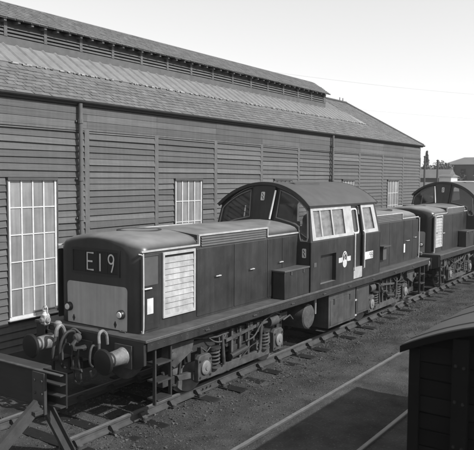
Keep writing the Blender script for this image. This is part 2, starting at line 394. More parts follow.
# slates, laid in courses on the near slope and on the hip end
sl = MB(); rs = random.Random(5); CS = math.cos(math.atan(TP)); SN = math.sin(math.atan(TP))
def slate(x, s, wdt, ln):
    t0 = .016+rs.uniform(0, .008); t1_ = .002
    def P(dx, ds, h): return sh(x+dx, EAVE_Y+(s+ds)*CS-h*SN, EAVE_Z+(s+ds)*SN+h*CS)
    k = rs.uniform(-.012, .012)
    sl.add([P(0,k,t0), P(wdt,k+rs.uniform(-.006,.006),t0+rs.uniform(-.004,.004)), P(wdt,ln,t1_), P(0,ln,t1_), P(0,k,0), P(wdt,k,0)], [(0,1,2,3),(4,5,1,0),(4,0,3),(1,5,2)])
SL = HL/CS; c = 0; s = -.04
while s < SL-.1:
    xx = EX0-.1-(c % 2)*.118
    yy = EAVE_Y+s*CS
    while xx < HX-max(0, s*CS)-.02:
        # the glazed strip and the lantern take the middle of the slope
        strip = yy > 4.2 and xx < 21.35-(yy-4.38)*.8
        if not strip: slate(xx, s, .222+rs.uniform(-.01, .008), .20)
        xx += .235
    s += .165; c += 1
sl.build('slates', slatem, roofo, smooth=0, kind='stuff')
# ridge and hip tiles
MB().tube([sh(18.6, RIDGE_Y, rz(RIDGE_Y)+.02), sh(HX-HL, RIDGE_Y, rz(RIDGE_Y)+.02)], .07, 8).tube([sh(HX-HL, RIDGE_Y, rz(RIDGE_Y)+.02), sh(HX, EAVE_Y, EAVE_Z+.02)], .055, 8).build('ridge_tiles', trimm, roofo)
for fx in (22.4, 22.75): MB().tube([sh(fx, RIDGE_Y, rz(RIDGE_Y)), sh(fx, RIDGE_Y, rz(RIDGE_Y)+.22)], .02, 6).build('finial', trimm, roofo)
# pale glazed strip with bars
def RP(x, y, h): return sh(x, y-h*SN, rz(y)+h*CS)
SY0, SY1 = 4.36, 5.17
x = EX0
while x < 20.6:
    x2 = x+.385
    MB().add([RP(x, SY0, .03), RP(x2, SY0, .03), RP(x2, SY1, .03), RP(x, SY1, .03), RP(x, SY0, .0), RP(x2, SY0, .0)], [(0,1,2,3),(4,5,1,0)]).build('roof_pane', glazm, roofo, smooth=0)
    if x > 1:
        bb = MB()
        bb.add([RP(x-.06, SY0-.03, .028), RP(x+.03, SY0-.03, .028), RP(x+.03, SY1, .028), RP(x-.06, SY1, .028), RP(x-.025, SY0-.03, .066), RP(x+.005, SY0-.03, .066), RP(x+.005, SY1, .066), RP(x-.025, SY1, .066)],
               [(0,3,2,1),(4,5,6,7),(0,1,5,4),(1,2,6,5),(2,3,7,6),(3,0,4,7)]).build('roof_glazing_bar', glazm, roofo, smooth=0)
    x = x2
MB().add([RP(20.6, SY0, .03), RP(21.4, SY0, .03), RP(20.72, SY1, .03), RP(20.6, SY1, .03)], [(0,1,2,3)]).build('roof_pane', glazm, roofo, smooth=0)
# ragged pale lead flashing under the strip
x = .2
while x < 21.3:
    ln = rs.uniform(.03, .20)
    if rs.random() < .6:
        d = rs.uniform(.002, .016); h = .034
        MB().add([RP(x, SY0-.03-d, h), RP(x+ln, SY0-.03-d*rs.uniform(.4, 1), h), RP(x+ln, SY0-.005, h+.01), RP(x, SY0-.005, h+.01), RP(x, SY0-.03-d, h-.02), RP(x+ln, SY0-.03-d, h-.02)], [(0,1,2,3),(4,5,1,0)]).build('flashing_piece', flashm, roofo, smooth=0)
    x += ln+rs.uniform(.0, .16)
# louvred lantern along the ridge
LX0, LX1, LY, LZ0, LZ1 = EX0, 18.85, 5.17, 6.9, 7.60
lantern = SB('lantern', trimm, LX0, LX1, LY+.08, 2*RIDGE_Y-LY-.08, LZ0, LZ1+.02)
SB('base_board', lanternm, LX0, LX1, LY-.0, LY+.079, LZ0+.05, 7.24, lantern)
x = 2.32-6*1.17; ps = []
while x < LX1: ps.append(x); x += 1.17
ps = [q for q in ps if q > LX0+.1]+[LX1-.05]
for px in ps: SB('lantern_post', lanternm, px-.045, px+.045, LY-.012, LY+.075, 7.241, LZ1-.005, lantern)
for a, b in zip(ps[:-1], ps[1:]):
    for k in range(3):
        z = 7.27+k*.085
        MB().prism([(LY-.012, z-.006), (LY+.0, z-.012), (LY+.035, z+.042), (LY+.022, z+.046)], lambda p, q, d: sh(d, p, q), a+.046, b-.046).build('louvre_slat', lanternm, lantern, smooth=0)
x = 2.61-.39*17
lr = MB(); LE, LEZ, LR = 5.0, 7.645, 8.31
while x < LX1:
    if x > LX0: MB().box(*(lambda a, b: (a[0], b[0], a[1], b[1], a[2], b[2]))(sh(x-.035, LE+.03, LEZ-.085), sh(x+.035, LY+.07, LEZ-.036))).build('rafter_end', lanternm, lantern, smooth=0)
    x += .39
F = 2*RIDGE_Y
Q = [(LX0-.1, LE, LEZ), (LX1+.15, LE, LEZ), (LX1+.95, RIDGE_Y, LR), (LX0-.1, RIDGE_Y, LR), (LX0-.1, F-LE, LEZ), (LX1+.15, F-LE, LEZ)]
vv = [sh(*q) for q in Q]; ll = [(q[0], q[1], q[2]-.035) for q in vv]
lr.add(vv+ll, [(0,1,2,3),(3,2,5,4),(6,9,8,7),(9,10,11,8),(0,6,7,1),(1,7,8,2),(2,8,11,5),(4,5,11,10),(0,3,9,6),(3,4,10,9)])
lr.build('lantern_roof', slatem, lantern, smooth=0)
for X_ in (LX0, LX1-.06): MB().prism([(LY+.02, LZ1-.1), (F-LY-.02, LZ1-.1), (F-LY-.02, LZ1+.10), (RIDGE_Y, LR-.06), (LY+.02, LZ1+.10)], lambda a, b, d: sh(X_+d, a, b), 0, .06).build('lantern_gable', lanternm, lantern, smooth=0)
ls = MB(); sp = math.atan2(LR-LEZ, RIDGE_Y-LE); c3, s3 = math.cos(sp), math.sin(sp)
s = -.03; c = 0; LL = (RIDGE_Y-LE)/c3
while s < LL-.05:
    xx = LX0-.1-(c % 2)*.15
    while xx < LX1+.15+s*c3*.55-.1:
        t0 = .015+rs.uniform(0, .008); wdt = .222; k = rs.uniform(-.01, .01)
        P = lambda dx, ds, h: sh(xx+dx, LE+(s+ds)*c3-h*s3, LEZ+(s+ds)*s3+h*c3)
        ls.add([P(0,k,t0), P(wdt,k,t0), P(wdt,.19,.002), P(0,.19,.002), P(0,k,0), P(wdt,k,0)], [(0,1,2,3),(4,5,1,0),(4,0,3),(1,5,2)]); xx += .235
    s += .165; c += 1
ls.build('lantern_slates', slatem, lantern, smooth=0, kind='stuff')

# ================================================================== LOCOMOTIVE
HF, WF, WB, LL_ = 1.37, 1.345, 1.0, 13.73
C1, C2 = 5.44, 9.45                     # cab ends at footplate level
loco = thing('diesel_locomotive', 'dark centre-cab diesel locomotive with E19 headcode, nearest, before the boarded shed', 'locomotive', (0, 0, 0), 'diesel locomotives coupled beside the shed')

fp = MB().box(0, LL_, -WF, WF, HF-.05, HF).build('footplate', fplate, loco, .008)
for s in (-1, 1):
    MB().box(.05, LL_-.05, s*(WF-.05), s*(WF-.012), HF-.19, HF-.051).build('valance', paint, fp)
MB().box(.12, LL_-.12, -.98, .98, HF-.34, HF-.052).build('underframe', black, fp)
for s in (-1, 1):
    rv = MB()
    for k in range(90):
        rv.lathe([(0, .009), (.006, .006)], (.15+k*.15, s*(WF-.012), HF-.105), 'y', 5, s)
    rv.build('rivets', paint, fp, kind='stuff')
# bolted brackets along the valance
for vx in (1.55, 3.1, 4.6, 6.1, 7.5, 9.0, 10.6, 12.1):
    MB().box(vx, vx+.12, -WF-.012, -WF+.011, HF-.13, HF-.115).build('bracket', grime_lt, fp)

def lens_(name, parent, x, y, z, sg):
    l = MB().lathe([(0, .075), (.05, .08), (.075, .07), (.075, .055)], (x, y, z), 'x', 16, sg).build(name, silver, parent)
    return l
def end_gear(xe, sg, parent):
    """buffer beam, buffers, coupling, hoses. sg=-1: facing -x at xe"""
    X = lambda d: xe+sg*d                 # d outward
    beam = MB().prism([(-1.30, HF-.052), (-1.30, HF-.42), (-1.12, HF-.50), (1.12, HF-.50), (1.30, HF-.42), (1.30, HF-.052)], lambda a, b, d: (X(d), a, b), -.06, .0).build('buffer_beam', beamm, parent, .006)
    for s in (-1, 1):
        y = s*.87; z = 1.055
        b = MB().lathe([(0.03, .15), (.05, .145), (.06, .135), (.30, .12), (.31, .085), (.44, .08)], (xe, y, z), 'x', 20, sg).build('buffer', shank, parent)
        MB().box(X(0.001), X(.03), y-.19, y+.19, z-.19, z+.19).build('mounting_plate', grime_lt, b, .006)
        MB().lathe([(.43, .10), (.445, .205), (.465, .212), (.488, .19), (.50, .12), (.502, .03)], (xe, y, z), 'x', 32, sg).build('buffer_head', black, b)
    # hook and screw coupling
    hk = MB().box(X(.001), X(.03), -.16, .16, .93, 1.19)
    hk.tube([(X(.03), 0, 1.07), (X(.20), 0, 1.07), (X(.29), 0, 1.10), (X(.31), 0, 1.17), (X(.25), 0, 1.22), (X(.20), 0, 1.19)], [.05, .05, .045, .04, .035, .02], 8)
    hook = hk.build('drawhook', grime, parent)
    for s in (-.07, .07):
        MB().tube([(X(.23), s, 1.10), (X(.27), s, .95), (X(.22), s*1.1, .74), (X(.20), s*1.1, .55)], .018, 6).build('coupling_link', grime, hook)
    MB().tube([(X(.20), -.09, .55), (X(.20), -.05, .49), (X(.20), .05, .49), (X(.20), .09, .55)], .018, 6).build('coupling_shackle', grime_lt, hook)
    MB().tube([(X(.22), -.13, .74), (X(.22), .13, .74)], .028, 8).build('coupling_screw', grime_lt, hook)
    # hoses
    def hose(pts, rad, mat, nm='brake_hose'): return MB().tube(smooth_path(pts), rad, 8).build(nm, mat, parent)
    hose([(X(.02), .22, 1.24), (X(.10), .22, 1.33), (X(.24), .23, 1.32), (X(.33), .26, 1.16), (X(.34), .28, .92), (X(.26), .30, .74), (X(.16), .33, .70)], .026, grime)
    hose([(X(.02), -.52, 1.20), (X(.05), -.52, 1.36), (X(.13), -.52, 1.44), (X(.22), -.53, 1.40), (X(.24), -.55, 1.26)], .027, shank, 'heating_pipe')
    hose([(X(.24), -.55, 1.26), (X(.26), -.56, 1.0), (X(.24), -.50, .78), (X(.20), -.36, .66), (X(.14), -.24, .72)], .025, rubber, 'heating_hose')
    hose([(X(.02), .50, 1.18), (X(.07), .50, 1.34), (X(.14), .50, 1.40), (X(.20), .51, 1.34), (X(.22), .52, 1.22)], .034, shank, 'vacuum_pipe')
    hose([(X(.22), .52, 1.22), (X(.25), .55, 1.0), (X(.22), .60, .82), (X(.12), .62, .78)], .027, rubber)
    hose([(X(.03), -.28, 1.12), (X(.12), -.28, 1.16), (X(.18), -.28, 1.06), (X(.19), -.28, .88), (X(.12), -.27, .80)], .02, grime_lt, 'air_pipe')
    hose([(X(.03), .36, 1.05), (X(.14), .36, 1.10), (X(.20), .37, 1.0), (X(.2), .38, .82)], .02, grime_lt, 'air_pipe')
    MB().lathe([(-.04, .05), (.0, .075), (.05, .075), (.08, .04)], (X(.10), .10, 1.24), 'x', 14, sg).build('air_valve', grime_lt, parent)
    MB().lathe([(-.04, .05), (.0, .07), (.05, .07), (.08, .04)], (X(.05), .66, 1.36), 'z', 14).build('air_valve', shank, parent)
    # multiple working cable with bright plug, lying aslant
    hose([(X(.02), .12, 1.28), (X(.06), .26, 1.36), (X(.12), .36, 1.22), (X(.1), .42, 1.05)], .018, grime_lt, 'control_cable')
    return beam
def smooth_path(pts, n=5):
    P = [Vector(q) for q in pts]; out = []
    for i in range(len(P)-1):
        p0 = P[max(i-1, 0)]; p1 = P[i]; p2 = P[i+1]; p3 = P[min(i+2, len(P)-1)]
        for k in range(n):
            t = k/n
            out.append(.5*((2*p1)+(p2-p0)*t+(2*p0-5*p1+4*p2-p3)*t*t+(3*p1-p0-3*p2+p3)*t*t*t))
    out.append(P[-1]); return out
end_gear(0, -1, loco); end_gear(LL_, 1, loco)

# ---------------- bonnets
SECT = [(1.0, HF+.002), (1.0, 2.66), (.992, 2.73), (.965, 2.785), (.91, 2.835), (.75, 2.892), (.5, 2.938), (.25, 2.968), (0, 2.978)]
SECT = SECT+[(-y, z) for y, z in SECT[-2::-1]]
def bonnet(xa, xb, sg, long_):
    """front at xa, runs to xb (inside the cab face). sg=-1 near end"""
    X = lambda d: xa-sg*d                # d = distance back from the front
    Ltot = abs(xb-xa)
    RC = .27
    # circular corner: d=Rc(1-sin th), inset=Rc(1-cos th)
    rows = [(RC*.9*(1-math.sin(th)), 1-RC*(1-math.cos(th)), .10*(1-math.cos(th))) for th in [math.pi/2*(1-k/8) for k in range(9)]]+[(Ltot, 1., 0.)]
    l0, l1 = (1.58, 3.87) if long_ else (1.52, 3.58)     # raised louvre hood (distance back)
    rows = rows[:-1]+[(l0, 1., 0.), (l0+.001, 1., -1), (l1, 1., -1), (l1+.001, 1., 0.), (Ltot, 1., 0.)]
    n = len(SECT); mb = MB(); vs = []
    RAISED = {1.0: 2.86, .992: 2.885, .965: 2.897, .91: 2.904, .75: 2.918, .5: 2.946, .25: 2.97, 0: 2.979}
    for (d, ky, dz) in rows:
        for (y, z) in SECT:
            if dz == -1: vs.append((X(d), y, RAISED[abs(y)] if z > 2 else z))
            else: vs.append((X(d), y*ky, z-(dz if z > 2.5 else 0)))
    fs = [(i*n+j, i*n+j+1, (i+1)*n+j+1, (i+1)*n+j) for i in range(len(rows)-1) for j in range(n-1)]
    fs += [tuple(range(n)), tuple(range((len(rows)-1)*n, len(rows)*n))]
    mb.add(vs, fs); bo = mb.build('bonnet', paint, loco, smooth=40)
    bo['label'] = 'long near bonnet' if long_ else 'shorter far bonnet'
    F = lambda a, b, d: (X(-d), a, b)
    # sg=-1 (near): right side is -y
    ry = lambda v: v if sg < 0 else -v   # mirror so both ends are rotationally alike
    # front warning panel with rounded top corners
    pan = [(-.715, 1.385), (.715, 1.385), (.725, 2.02)]+arc(.655, 2.05, .07, 0, 90, 4)+arc(-.655, 2.05, .07, 90, 180, 4)+[(-.725, 2.02)]
    MB().prism([(ry(a), b) for a, b in pan], F, .0, .006).build('warning_panel', panelm, bo)
    # headcode box
    fr = MB().prism([(-.56, 2.27), (.60, 2.27), (.60, 2.72), (-.56, 2.72)], lambda a, b, d: F(ry(a), b, d), .001, .018, holes=[[(-.52, 2.31), (.56, 2.31), (.56, 2.68), (-.52, 2.68)]])
    fr.build('headcode_frame', paint_dk, bo)
    hb = MB().box(X(-.0045), X(-.006), ry(-.52), ry(.56), 2.31, 2.68).build('headcode_blind', black, bo)
    for yy in (.27, -.02, -.26): MB().box(X(-.0065), X(-.012), ry(yy)-.008, ry(yy)+.008, 2.312, 2.678).build('headcode_divider', paint_dk, bo)
    G = lambda a, b, d: F(ry(-a), b, d)      # a grows to the viewer's right
    w_ = .03
    if long_:
        MB().ribbon([(-.05, 2.355), (-.205, 2.355), (-.205, 2.645), (-.05, 2.645)], w_, G, .0125, .0155).ribbon([(-.205, 2.50), (-.075, 2.50)], w_, G, .0157, .0165).build('headcode_character', white, bo, smooth=0)
        MB().ribbon([(.105, 2.345), (.105, 2.645)], w_, G, .0125, .0155).build('headcode_character', white, bo, smooth=0)
        ring = [(.365+.062*math.cos(R(a)), 2.565+.075*math.sin(R(a))) for a in range(0, 360, 20)]
        MB().ribbon(ring, w_*.9, G, .0125, .0155, closed=True).ribbon([(.425, 2.55), (.42, 2.48), (.395, 2.40), (.375, 2.345)], w_*.9, G, .0157, .0165).build('headcode_character', white, bo, smooth=0)
    # marker lamps, small diamonds
    for yy in (.66, -.60):
        MB().lathe([(.004, .078), (.05, .078), (.07, .066)], (xa, ry(yy), 1.66), 'x', 18, sg).build('marker_lamp', paint_dk, bo)
        MB().lathe([(.071, .055), (.085, .048), (.092, .02)], (xa, ry(yy), 1.66), 'x', 18, sg).build('lamp_lens', white, bo)
    for yy in (.56, -.45):
        MB().prism([(ry(yy)-.03, 1.47), (ry(yy), 1.41), (ry(yy)+.03, 1.47), (ry(yy), 1.53)], F, .006, .016).build('panel_catch', paint, bo)
    MB().tube([(X(-.012), ry(-.60), 1.385), (X(-.05), ry(-.60), 1.385), (X(-.05), ry(-.72), 1.385)], .012, 6).build('step_grip', grime_lt, bo)
    # roof fan ring
    MB().lathe([(-.08, .42), (.012, .42), (.02, .41), (.02, .36), (.004, .35)], (X(1.2), ry(.12), 2.958), 'z', 36).build('fan_ring', grime, bo)
    MB().lathe([(-.02, .35), (.006, .35)], (X(1.2), ry(.12), 2.958), 'z', 36).build('fan_grille', paint, bo)
    # ---- each side
    for s in (-1, 1):
        big = (s == -1) if sg < 0 else (s == 1)          # the fully fitted side
        Y = lambda o: s*(WB+o)
        # white drip strip, stepping over the hood
        for (a, b, z) in ((.03, l0-.03, 2.725), (l1+.03, Ltot-.02, 2.715)):
            MB().box(X(a), X(b), Y(-.012), Y(.022), z-.012, z+.016).build('drip_strip', cream, bo)
        MB().box(X(l0-.03), X(l1+.03), Y(-.02), Y(.026), 2.885, 2.915).build('drip_strip', cream, bo)
        for e in (l0-.03, l1+.03): MB().box(X(e-.014), X(e+.014), Y(-.02), Y(.026), 2.712, 2.9151).build('drip_strip', cream, bo)
        for k in range(4):
            z = 2.70+k*.046
            MB().prism([(.005, z), (.028, z-.006), (.010, z+.026), (.005, z+.026)], lambda a, b, d: (X(d), Y(a), b), l0+.04, l1-.04).build('louvre_slat', inset, bo, smooth=0)
        # doors
        if big and long_:
            doors = [(.02, .47), (1.50, 2.67), (2.69, 3.90), (3.93, 4.51), (4.53, 5.15)]
        elif big:
            doors = [(.02, .17), (1.00, 2.2), (2.22, 3.3), (3.32, Ltot-.05)]
        else:
            n_ = 4; step = (Ltot-.06)/n_; doors = [(.03+i*step, .03+(i+1)*step-.02) for i in range(n_)]
            if not long_: doors = [(.03, .55), (.57, 1.33), (1.35, 2.5), (2.52, Ltot-.05)]
        for (a, b) in doors:
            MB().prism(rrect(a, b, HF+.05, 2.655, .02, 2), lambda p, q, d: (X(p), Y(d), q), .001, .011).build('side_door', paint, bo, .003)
        if big:
            g0, g1 = (.545, 1.43) if long_ else (.19, .95)
            z0, z1 = HF+.18, 2.675
            MB().prism([(g0, z0), (g1, z0), (g1, z1), (g0, z1)], lambda p, q, d: (X(p), Y(d), q), .0005, .035, holes=[[(g0+.045, z0+.05), (g1-.045, z0+.05), (g1-.045, z1-.05), (g0+.045, z1-.05)]]).build('grille_frame', cream, bo, .004)
            MB().box(X(g0+.045), X(g1-.045), Y(.0008), Y(.0018), z0+.05, z1-.05).build('grille_back', black, bo)
            k = z0+.055
            while k < z1-.1:
                MB().prism([(.004, k), (.026, k-.004), (.010, k+.092), (.004, k+.092)], lambda p, q, d: (X(d), Y(p), q), g0+.047, g1-.047).build('shutter_slat', slatwhite, bo, smooth=0)
                k += .0985
            # front corner handrail, bright panel, plate and catch
            zt = 2.69
            MB().tube(smooth_path([(X(.0), Y(-.02), zt-.0), (X(.03), Y(.045), zt-.02), (X(.035), Y(.05), zt-.09), (X(.035), Y(.05), 1.48), (X(.03), Y(.01), 1.43)], 4), .011, 8).build('handrail', white, bo)
            if long_:
                MB().prism(rrect(.055, .43, 2.16, 2.63, .015, 2), lambda p, q, d: (X(p), Y(d), q), .0115, .016).build('door_inset', inset, bo)
                MB().box(X(.16), X(.31), Y(.0117), Y(.017), 1.68, 1.94).build('notice_plate', white, bo)
                MB().tube([(X(.07), Y(.011), 2.115), (X(.07), Y(.045), 2.115), (X(.24), Y(.045), 2.115)], .014, 6).build('door_handle', white, bo)
        for dd, zz in (((2.19, 2.1), (3.35, 2.1), (4.50, 2.13)) if big and long_ else ((.45, 2.08), (1.08, 2.02), (1.15, 2.02))):
            MB().tube([(X(dd), Y(.011), zz), (X(dd), Y(.05), zz), (X(dd-.16), Y(.05), zz)], .012, 6).build('door_handle', cream, bo)
        if not big and not long_:
            MB().box(X(1.33), X(1.21), Y(.0117), Y(.017), 1.66, 1.93).build('notice_plate', white, bo)
            MB().tube(smooth_path([(X(.0), Y(-.02), 2.69), (X(.03), Y(.045), 2.67), (X(.035), Y(.05), 2.6), (X(.035), Y(.05), 1.48), (X(.03), Y(.01), 1.43)], 4), .012, 8).build('handrail', white, bo)
            MB().box(X(2.85), X(3.40), Y(.012), Y(.20), 2.0, 2.03).build('shelf_bracket', grime_lt, bo)
            MB().prism([(2.95, 1.62), (3.2, 1.62), (3.2, 1.99), (2.95, 1.99)], lambda p, q, d: (X(p), Y(d), q), .012, .10).build('filler_box', inset, bo)
    return bo
bonnet(.234, C1+.03, -1, True)
bonnet(LL_-.234, C2-.03, 1, False)

# ---------------- toolboxes
for (s, xa, xb) in ((-1, 4.34, C1-.01), (1, C2+.01, C2+1.10)):
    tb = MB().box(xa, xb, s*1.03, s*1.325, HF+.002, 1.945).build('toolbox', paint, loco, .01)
    MB().box(xa-.02, xb, s*1.015, s*1.34, 1.946, 1.985).build('toolbox_lid', fplate, tb, .008)
    for k in (.25, .75): MB().box(xa+(xb-xa)*k-.025, xa+(xb-xa)*k+.025, s*1.326, s*1.338, 1.87, 1.945).build('lid_catch', grime_lt, tb)

# ---------------- cab
cab = MB().box(C1+.04, C2-.04, -1.29, 1.29, HF+.002, HF+.03).build('cab', inner, loco)
ZW, ZE, YE = 2.50, 3.29, 1.22           # waist, eaves, half width at eaves
RAKE = .16
xf = lambda z: C1+max(0, (z-ZW))/(ZE-ZW)*RAKE
xbk = lambda z: C2-max(0, (z-ZW))/(ZE-ZW)*RAKE
yside = lambda z: WF-.0-max(0, (z-ZW))/(ZE-ZW)*(WF-YE)
RA = (YE**2+.53**2)/(2*.53)             # roof arc radius
ztop = lambda y: ZE+.53-(RA-math.sqrt(RA*RA-y*y))
arcp = [(YE-2*YE*i/20) for i in range(21)]
outer = [(-WF, HF+.031), (WF, HF+.031), (WF, ZW)]+[(y, ztop(y)) for y in arcp]+[(-WF, ZW)]
def inset_arc(y0, y1, d, n=8): return [(y0+(y1-y0)*i/n, ztop(y0+(y1-y0)*i/n)-d) for i in range(n+1)]
winR = inset_arc(-.40, -1.13, .10)+[(-1.19, 3.20), (-1.27, 2.60), (-1.25, 2.52), (-1.08, 2.52), (-1.045, 2.58), (-1.03, 2.74), (-.99, 2.83), (-.90, 2.885), (-.75, 2.93), (-.36, 3.02)]
winL = [(-a, b) for a, b in winR][::-1]
def shrink(poly, k):
    cx = sum(p[0] for p in poly)/len(poly); cy = sum(p[1] for p in poly)/len(poly)
    out = []
    n = len(poly)
    for i in range(n):
        p0, p1, p2 = Vector(poly[i-1]), Vector(poly[i]), Vector(poly[(i+1) % n])
        d = ((p1-p0).normalized()+(p2-p1).normalized()).normalized(); nn = Vector((-d.y, d.x))
        if nn.dot(Vector((cx, cy))-p1) < 0: nn = -nn
        out.append(tuple(p1+nn*k))
    return out
for nm, fx, sgn in (('front_bulkhead', xf, 1), ('rear_bulkhead', xbk, -1)):
    fn = lambda a, b, d: (fx(b)+sgn*d, a, b)
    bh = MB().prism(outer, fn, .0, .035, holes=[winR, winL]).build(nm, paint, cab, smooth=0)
    MB().prism([(a*.97, b-.01 if b > 2 else b) for a, b in outer], fn, .037, .042, holes=[winR, winL]).build('bulkhead_lining', lining, cab, smooth=0)
    for wnd in (winR, winL):
        MB().prism(wnd, fn, -.012, .006, holes=[shrink(wnd, .028)]).build('window_rubber', rubberm, cab, smooth=0)
        MB().prism(shrink(wnd, .01), fn, .015, .02).build('window_pane', glz, cab, smooth=0)
    # proud centre panel, handrail, warning plate
    MB().prism([(-.225, 2.97), (.235, 2.97), (.315, ztop(.31)-.025), (0, ztop(0)-.02), (-.315, ztop(.31)-.025)], fn, -.085, -.001).build('centre_panel', paint, cab, .006)
    MB().tube([fn(-.25, 2.99, -.10), fn(-.335, 3.66, -.10)], .024, 8).build('handrail', white, cab)
    pl = MB().prism(rrect(-.04, .06, 3.42, 3.62, .02, 2), fn, -.092, -.0855).build('warning_plate', white, cab)
    MB().ribbon([(.035, 3.595), (-.01, 3.53), (.03, 3.52), (-.015, 3.445)], .018, fn, -.0945, -.0925).build('flash_mark', paint_dk, cab, smooth=0)
    MB().prism(rrect(-1.23, -1.13, 2.15, 2.36, .02, 2), fn, -.008, -.001).build('warning_plate', white, cab)
    MB().ribbon([(-1.155, 2.335), (-1.20, 2.27), (-1.16, 2.26), (-1.205, 2.175)], .018, fn, -.011, -.0085).build('flash_mark', paint_dk, cab, smooth=0)
# sides
DX0, DX1 = 7.76, 8.31
for s in (-1, 1):
    fl_ = lambda a, b, d: (a, s*(WF-d), b)
    def up(a, b, d): return (a, s*(yside(b)-d), b)
    mx = (lambda x: x) if s < 0 else (lambda x: C1+C2-x)      # other side rotated, door at the other end
    P2 = lambda pts: [(mx(a), b) for a, b in pts]
    rec = [(5.94, 1.50), (6.74, 1.50), (6.74, 2.17), (5.94, 2.17)]
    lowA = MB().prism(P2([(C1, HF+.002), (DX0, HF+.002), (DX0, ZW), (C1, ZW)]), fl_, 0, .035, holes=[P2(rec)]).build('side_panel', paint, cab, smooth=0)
    MB().prism(P2([(5.92, 1.48), (6.76, 1.48), (6.76, 2.19), (5.92, 2.19)]), fl_, .10, .12).build('step_recess', paint, cab, smooth=0)
    for a, b, c, d in ((5.92, 5.94, 1.48, 2.19), (6.74, 6.76, 1.48, 2.19), (5.94, 6.74, 1.48, 1.50), (5.94, 6.74, 2.17, 2.19)):
        MB().prism(P2([(a, c), (b, c), (b, d), (a, d)]), fl_, .036, .10).build('recess_edge', paint, cab, smooth=0)
    MB().prism(P2([(DX1, HF+.002), (C2, HF+.002), (C2, ZW), (DX1, ZW)]), fl_, 0, .035).build('side_panel', paint, cab, smooth=0)
    # upper panels, cream painted, with panes
    xl = lambda z: xf(z)
    h1 = [(5.70, 2.60), (6.60, 2.60), (6.60, 3.20), (5.70, 3.20)]; h2 = [(6.66, 2.60), (7.27, 2.60), (7.27, 3.20), (6.66, 3.20)]
    A_ = [(C1+.005, ZW+.001), (DX0, ZW+.001), (DX0, ZE-.0), (C1+RAKE, ZE-.0)]
    holes = [P2(h1), P2(h2)]
    MB().prism(P2(A_), up, .003, .035, holes=holes).build('window_panel', paint, cab, smooth=0)
    frm = [(C1+.09, 2.535), (DX0-.02, 2.535), (DX0-.02, 3.275), (C1+.16, 3.275)]
    MB().prism(P2(frm), up, -.012, .0025, holes=holes).build('window_frame', cream, cab, smooth=0)
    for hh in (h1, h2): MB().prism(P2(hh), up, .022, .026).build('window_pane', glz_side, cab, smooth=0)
    MB().prism(P2([(6.03, 2.60), (6.08, 2.60), (6.08, 3.20), (6.03, 3.20)]), up, -.004, .0215).build('sliding_frame', cream, cab, smooth=0)
    h3 = [(8.46, 2.62), (9.08, 2.62), (8.98, 3.19), (8.43, 3.19)]
    MB().prism(P2([(DX1, ZW+.001), (C2-.005, ZW+.001), (C2-RAKE, ZE), (DX1, ZE)]), up, .003, .035, holes=[P2(h3)]).build('window_panel', paint, cab, smooth=0)
    MB().prism(P2([(8.36, 2.53), (9.30, 2.53), (9.17, 3.275), (8.34, 3.275)]), up, -.012, .0025, holes=[P2(h3)]).build('window_frame', cream, cab, smooth=0)
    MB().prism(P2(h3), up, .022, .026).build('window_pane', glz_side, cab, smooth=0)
    # recessed door
    def dfn(a, b, d): return (a, s*(yside(b)-.07-d), b)
    MB().prism(P2([(DX0+.002, HF+.03), (DX1-.002, HF+.03), (DX1-.002, ZW), (DX0+.002, ZW)]), dfn, 0, .03).build('cab_door', paint, cab, smooth=0)
    MB().prism(P2([(DX0+.002, ZW+.001), (DX1-.002, ZW+.001), (DX1-.002, ZE-.005), (DX0+.002, ZE-.005)]), dfn, 0, .03, holes=[P2([(7.87, 2.58), (8.17, 2.58), (8.17, 3.15), (7.87, 3.15)])]).build('cab_door', paint, cab, smooth=0)
    MB().prism(P2(rrect(7.83, 8.21, 2.54, 3.19, .09, 4)), dfn, -.02, -.001, holes=[P2(rrect(7.868, 8.172, 2.578, 3.152, .06, 4))]).build('door_window_rim', white, cab, smooth=0)
    MB().prism(P2([(7.87, 2.58), (8.17, 2.58), (8.17, 3.15), (7.87, 3.15)]), dfn, .01, .014).build('window_pane', glz, cab, smooth=0)
    MB().prism(P2([(DX0+.01, HF+.031), (DX1-.01, HF+.031), (DX1-.01, HF+.31), (DX0+.01, HF+.31)]), dfn, -.065, -.001).build('kick_plate', kick, cab, .004)
    for e in (DX0-.02, DX1+.02):
        MB().tube([(mx(e), s*(WF+.0), 1.62), (mx(e), s*(WF+.04), 1.64), (mx(e), s*(WF+.04), 2.56), (mx(e), s*(WF-.01), 2.60)], .016, 8).build('handrail', white, cab)
    # crest
    cx, cz = 7.22, 1.95
    cr = MB()
    cr.ribbon([(mx(cx)+.12*math.cos(R(a)), cz+.05+.15*math.sin(R(a))) for a in range(0, 360, 20)], .03, fl_, -.004, -.001, closed=True)
    cr.ribbon([(mx(cx)-.04, cz-.02), (mx(cx)+.01, cz+.06), (mx(cx)-.03, cz+.11), (mx(cx)+.04, cz+.16)], .035, fl_, -.0042, -.0012)
    cr.prism([(mx(cx)+.115*math.cos(R(a)), cz-.09+.10*math.sin(R(a))) for a in range(0, 360, 20)], fl_, -.006, -.0044)
    for e in (-1, 1): cr.prism([(mx(cx)+e*.14, cz-.05), (mx(cx)+e*.34, cz-.05), (mx(cx)+e*.34, cz+.07), (mx(cx)+e*.14, cz+.07)], fl_, -.004, -.001)
    cr.build('crest', crestm, cab, smooth=0)
    # number plate
    MB().prism(P2([(8.40, 1.83), (8.96, 1.83), (8.96, 2.03), (8.40, 2.03)]), fl_, -.006, -.001).build('number_plate', white, cab, smooth=0)
    dg = MB(); dr = 1 if s < 0 else -1
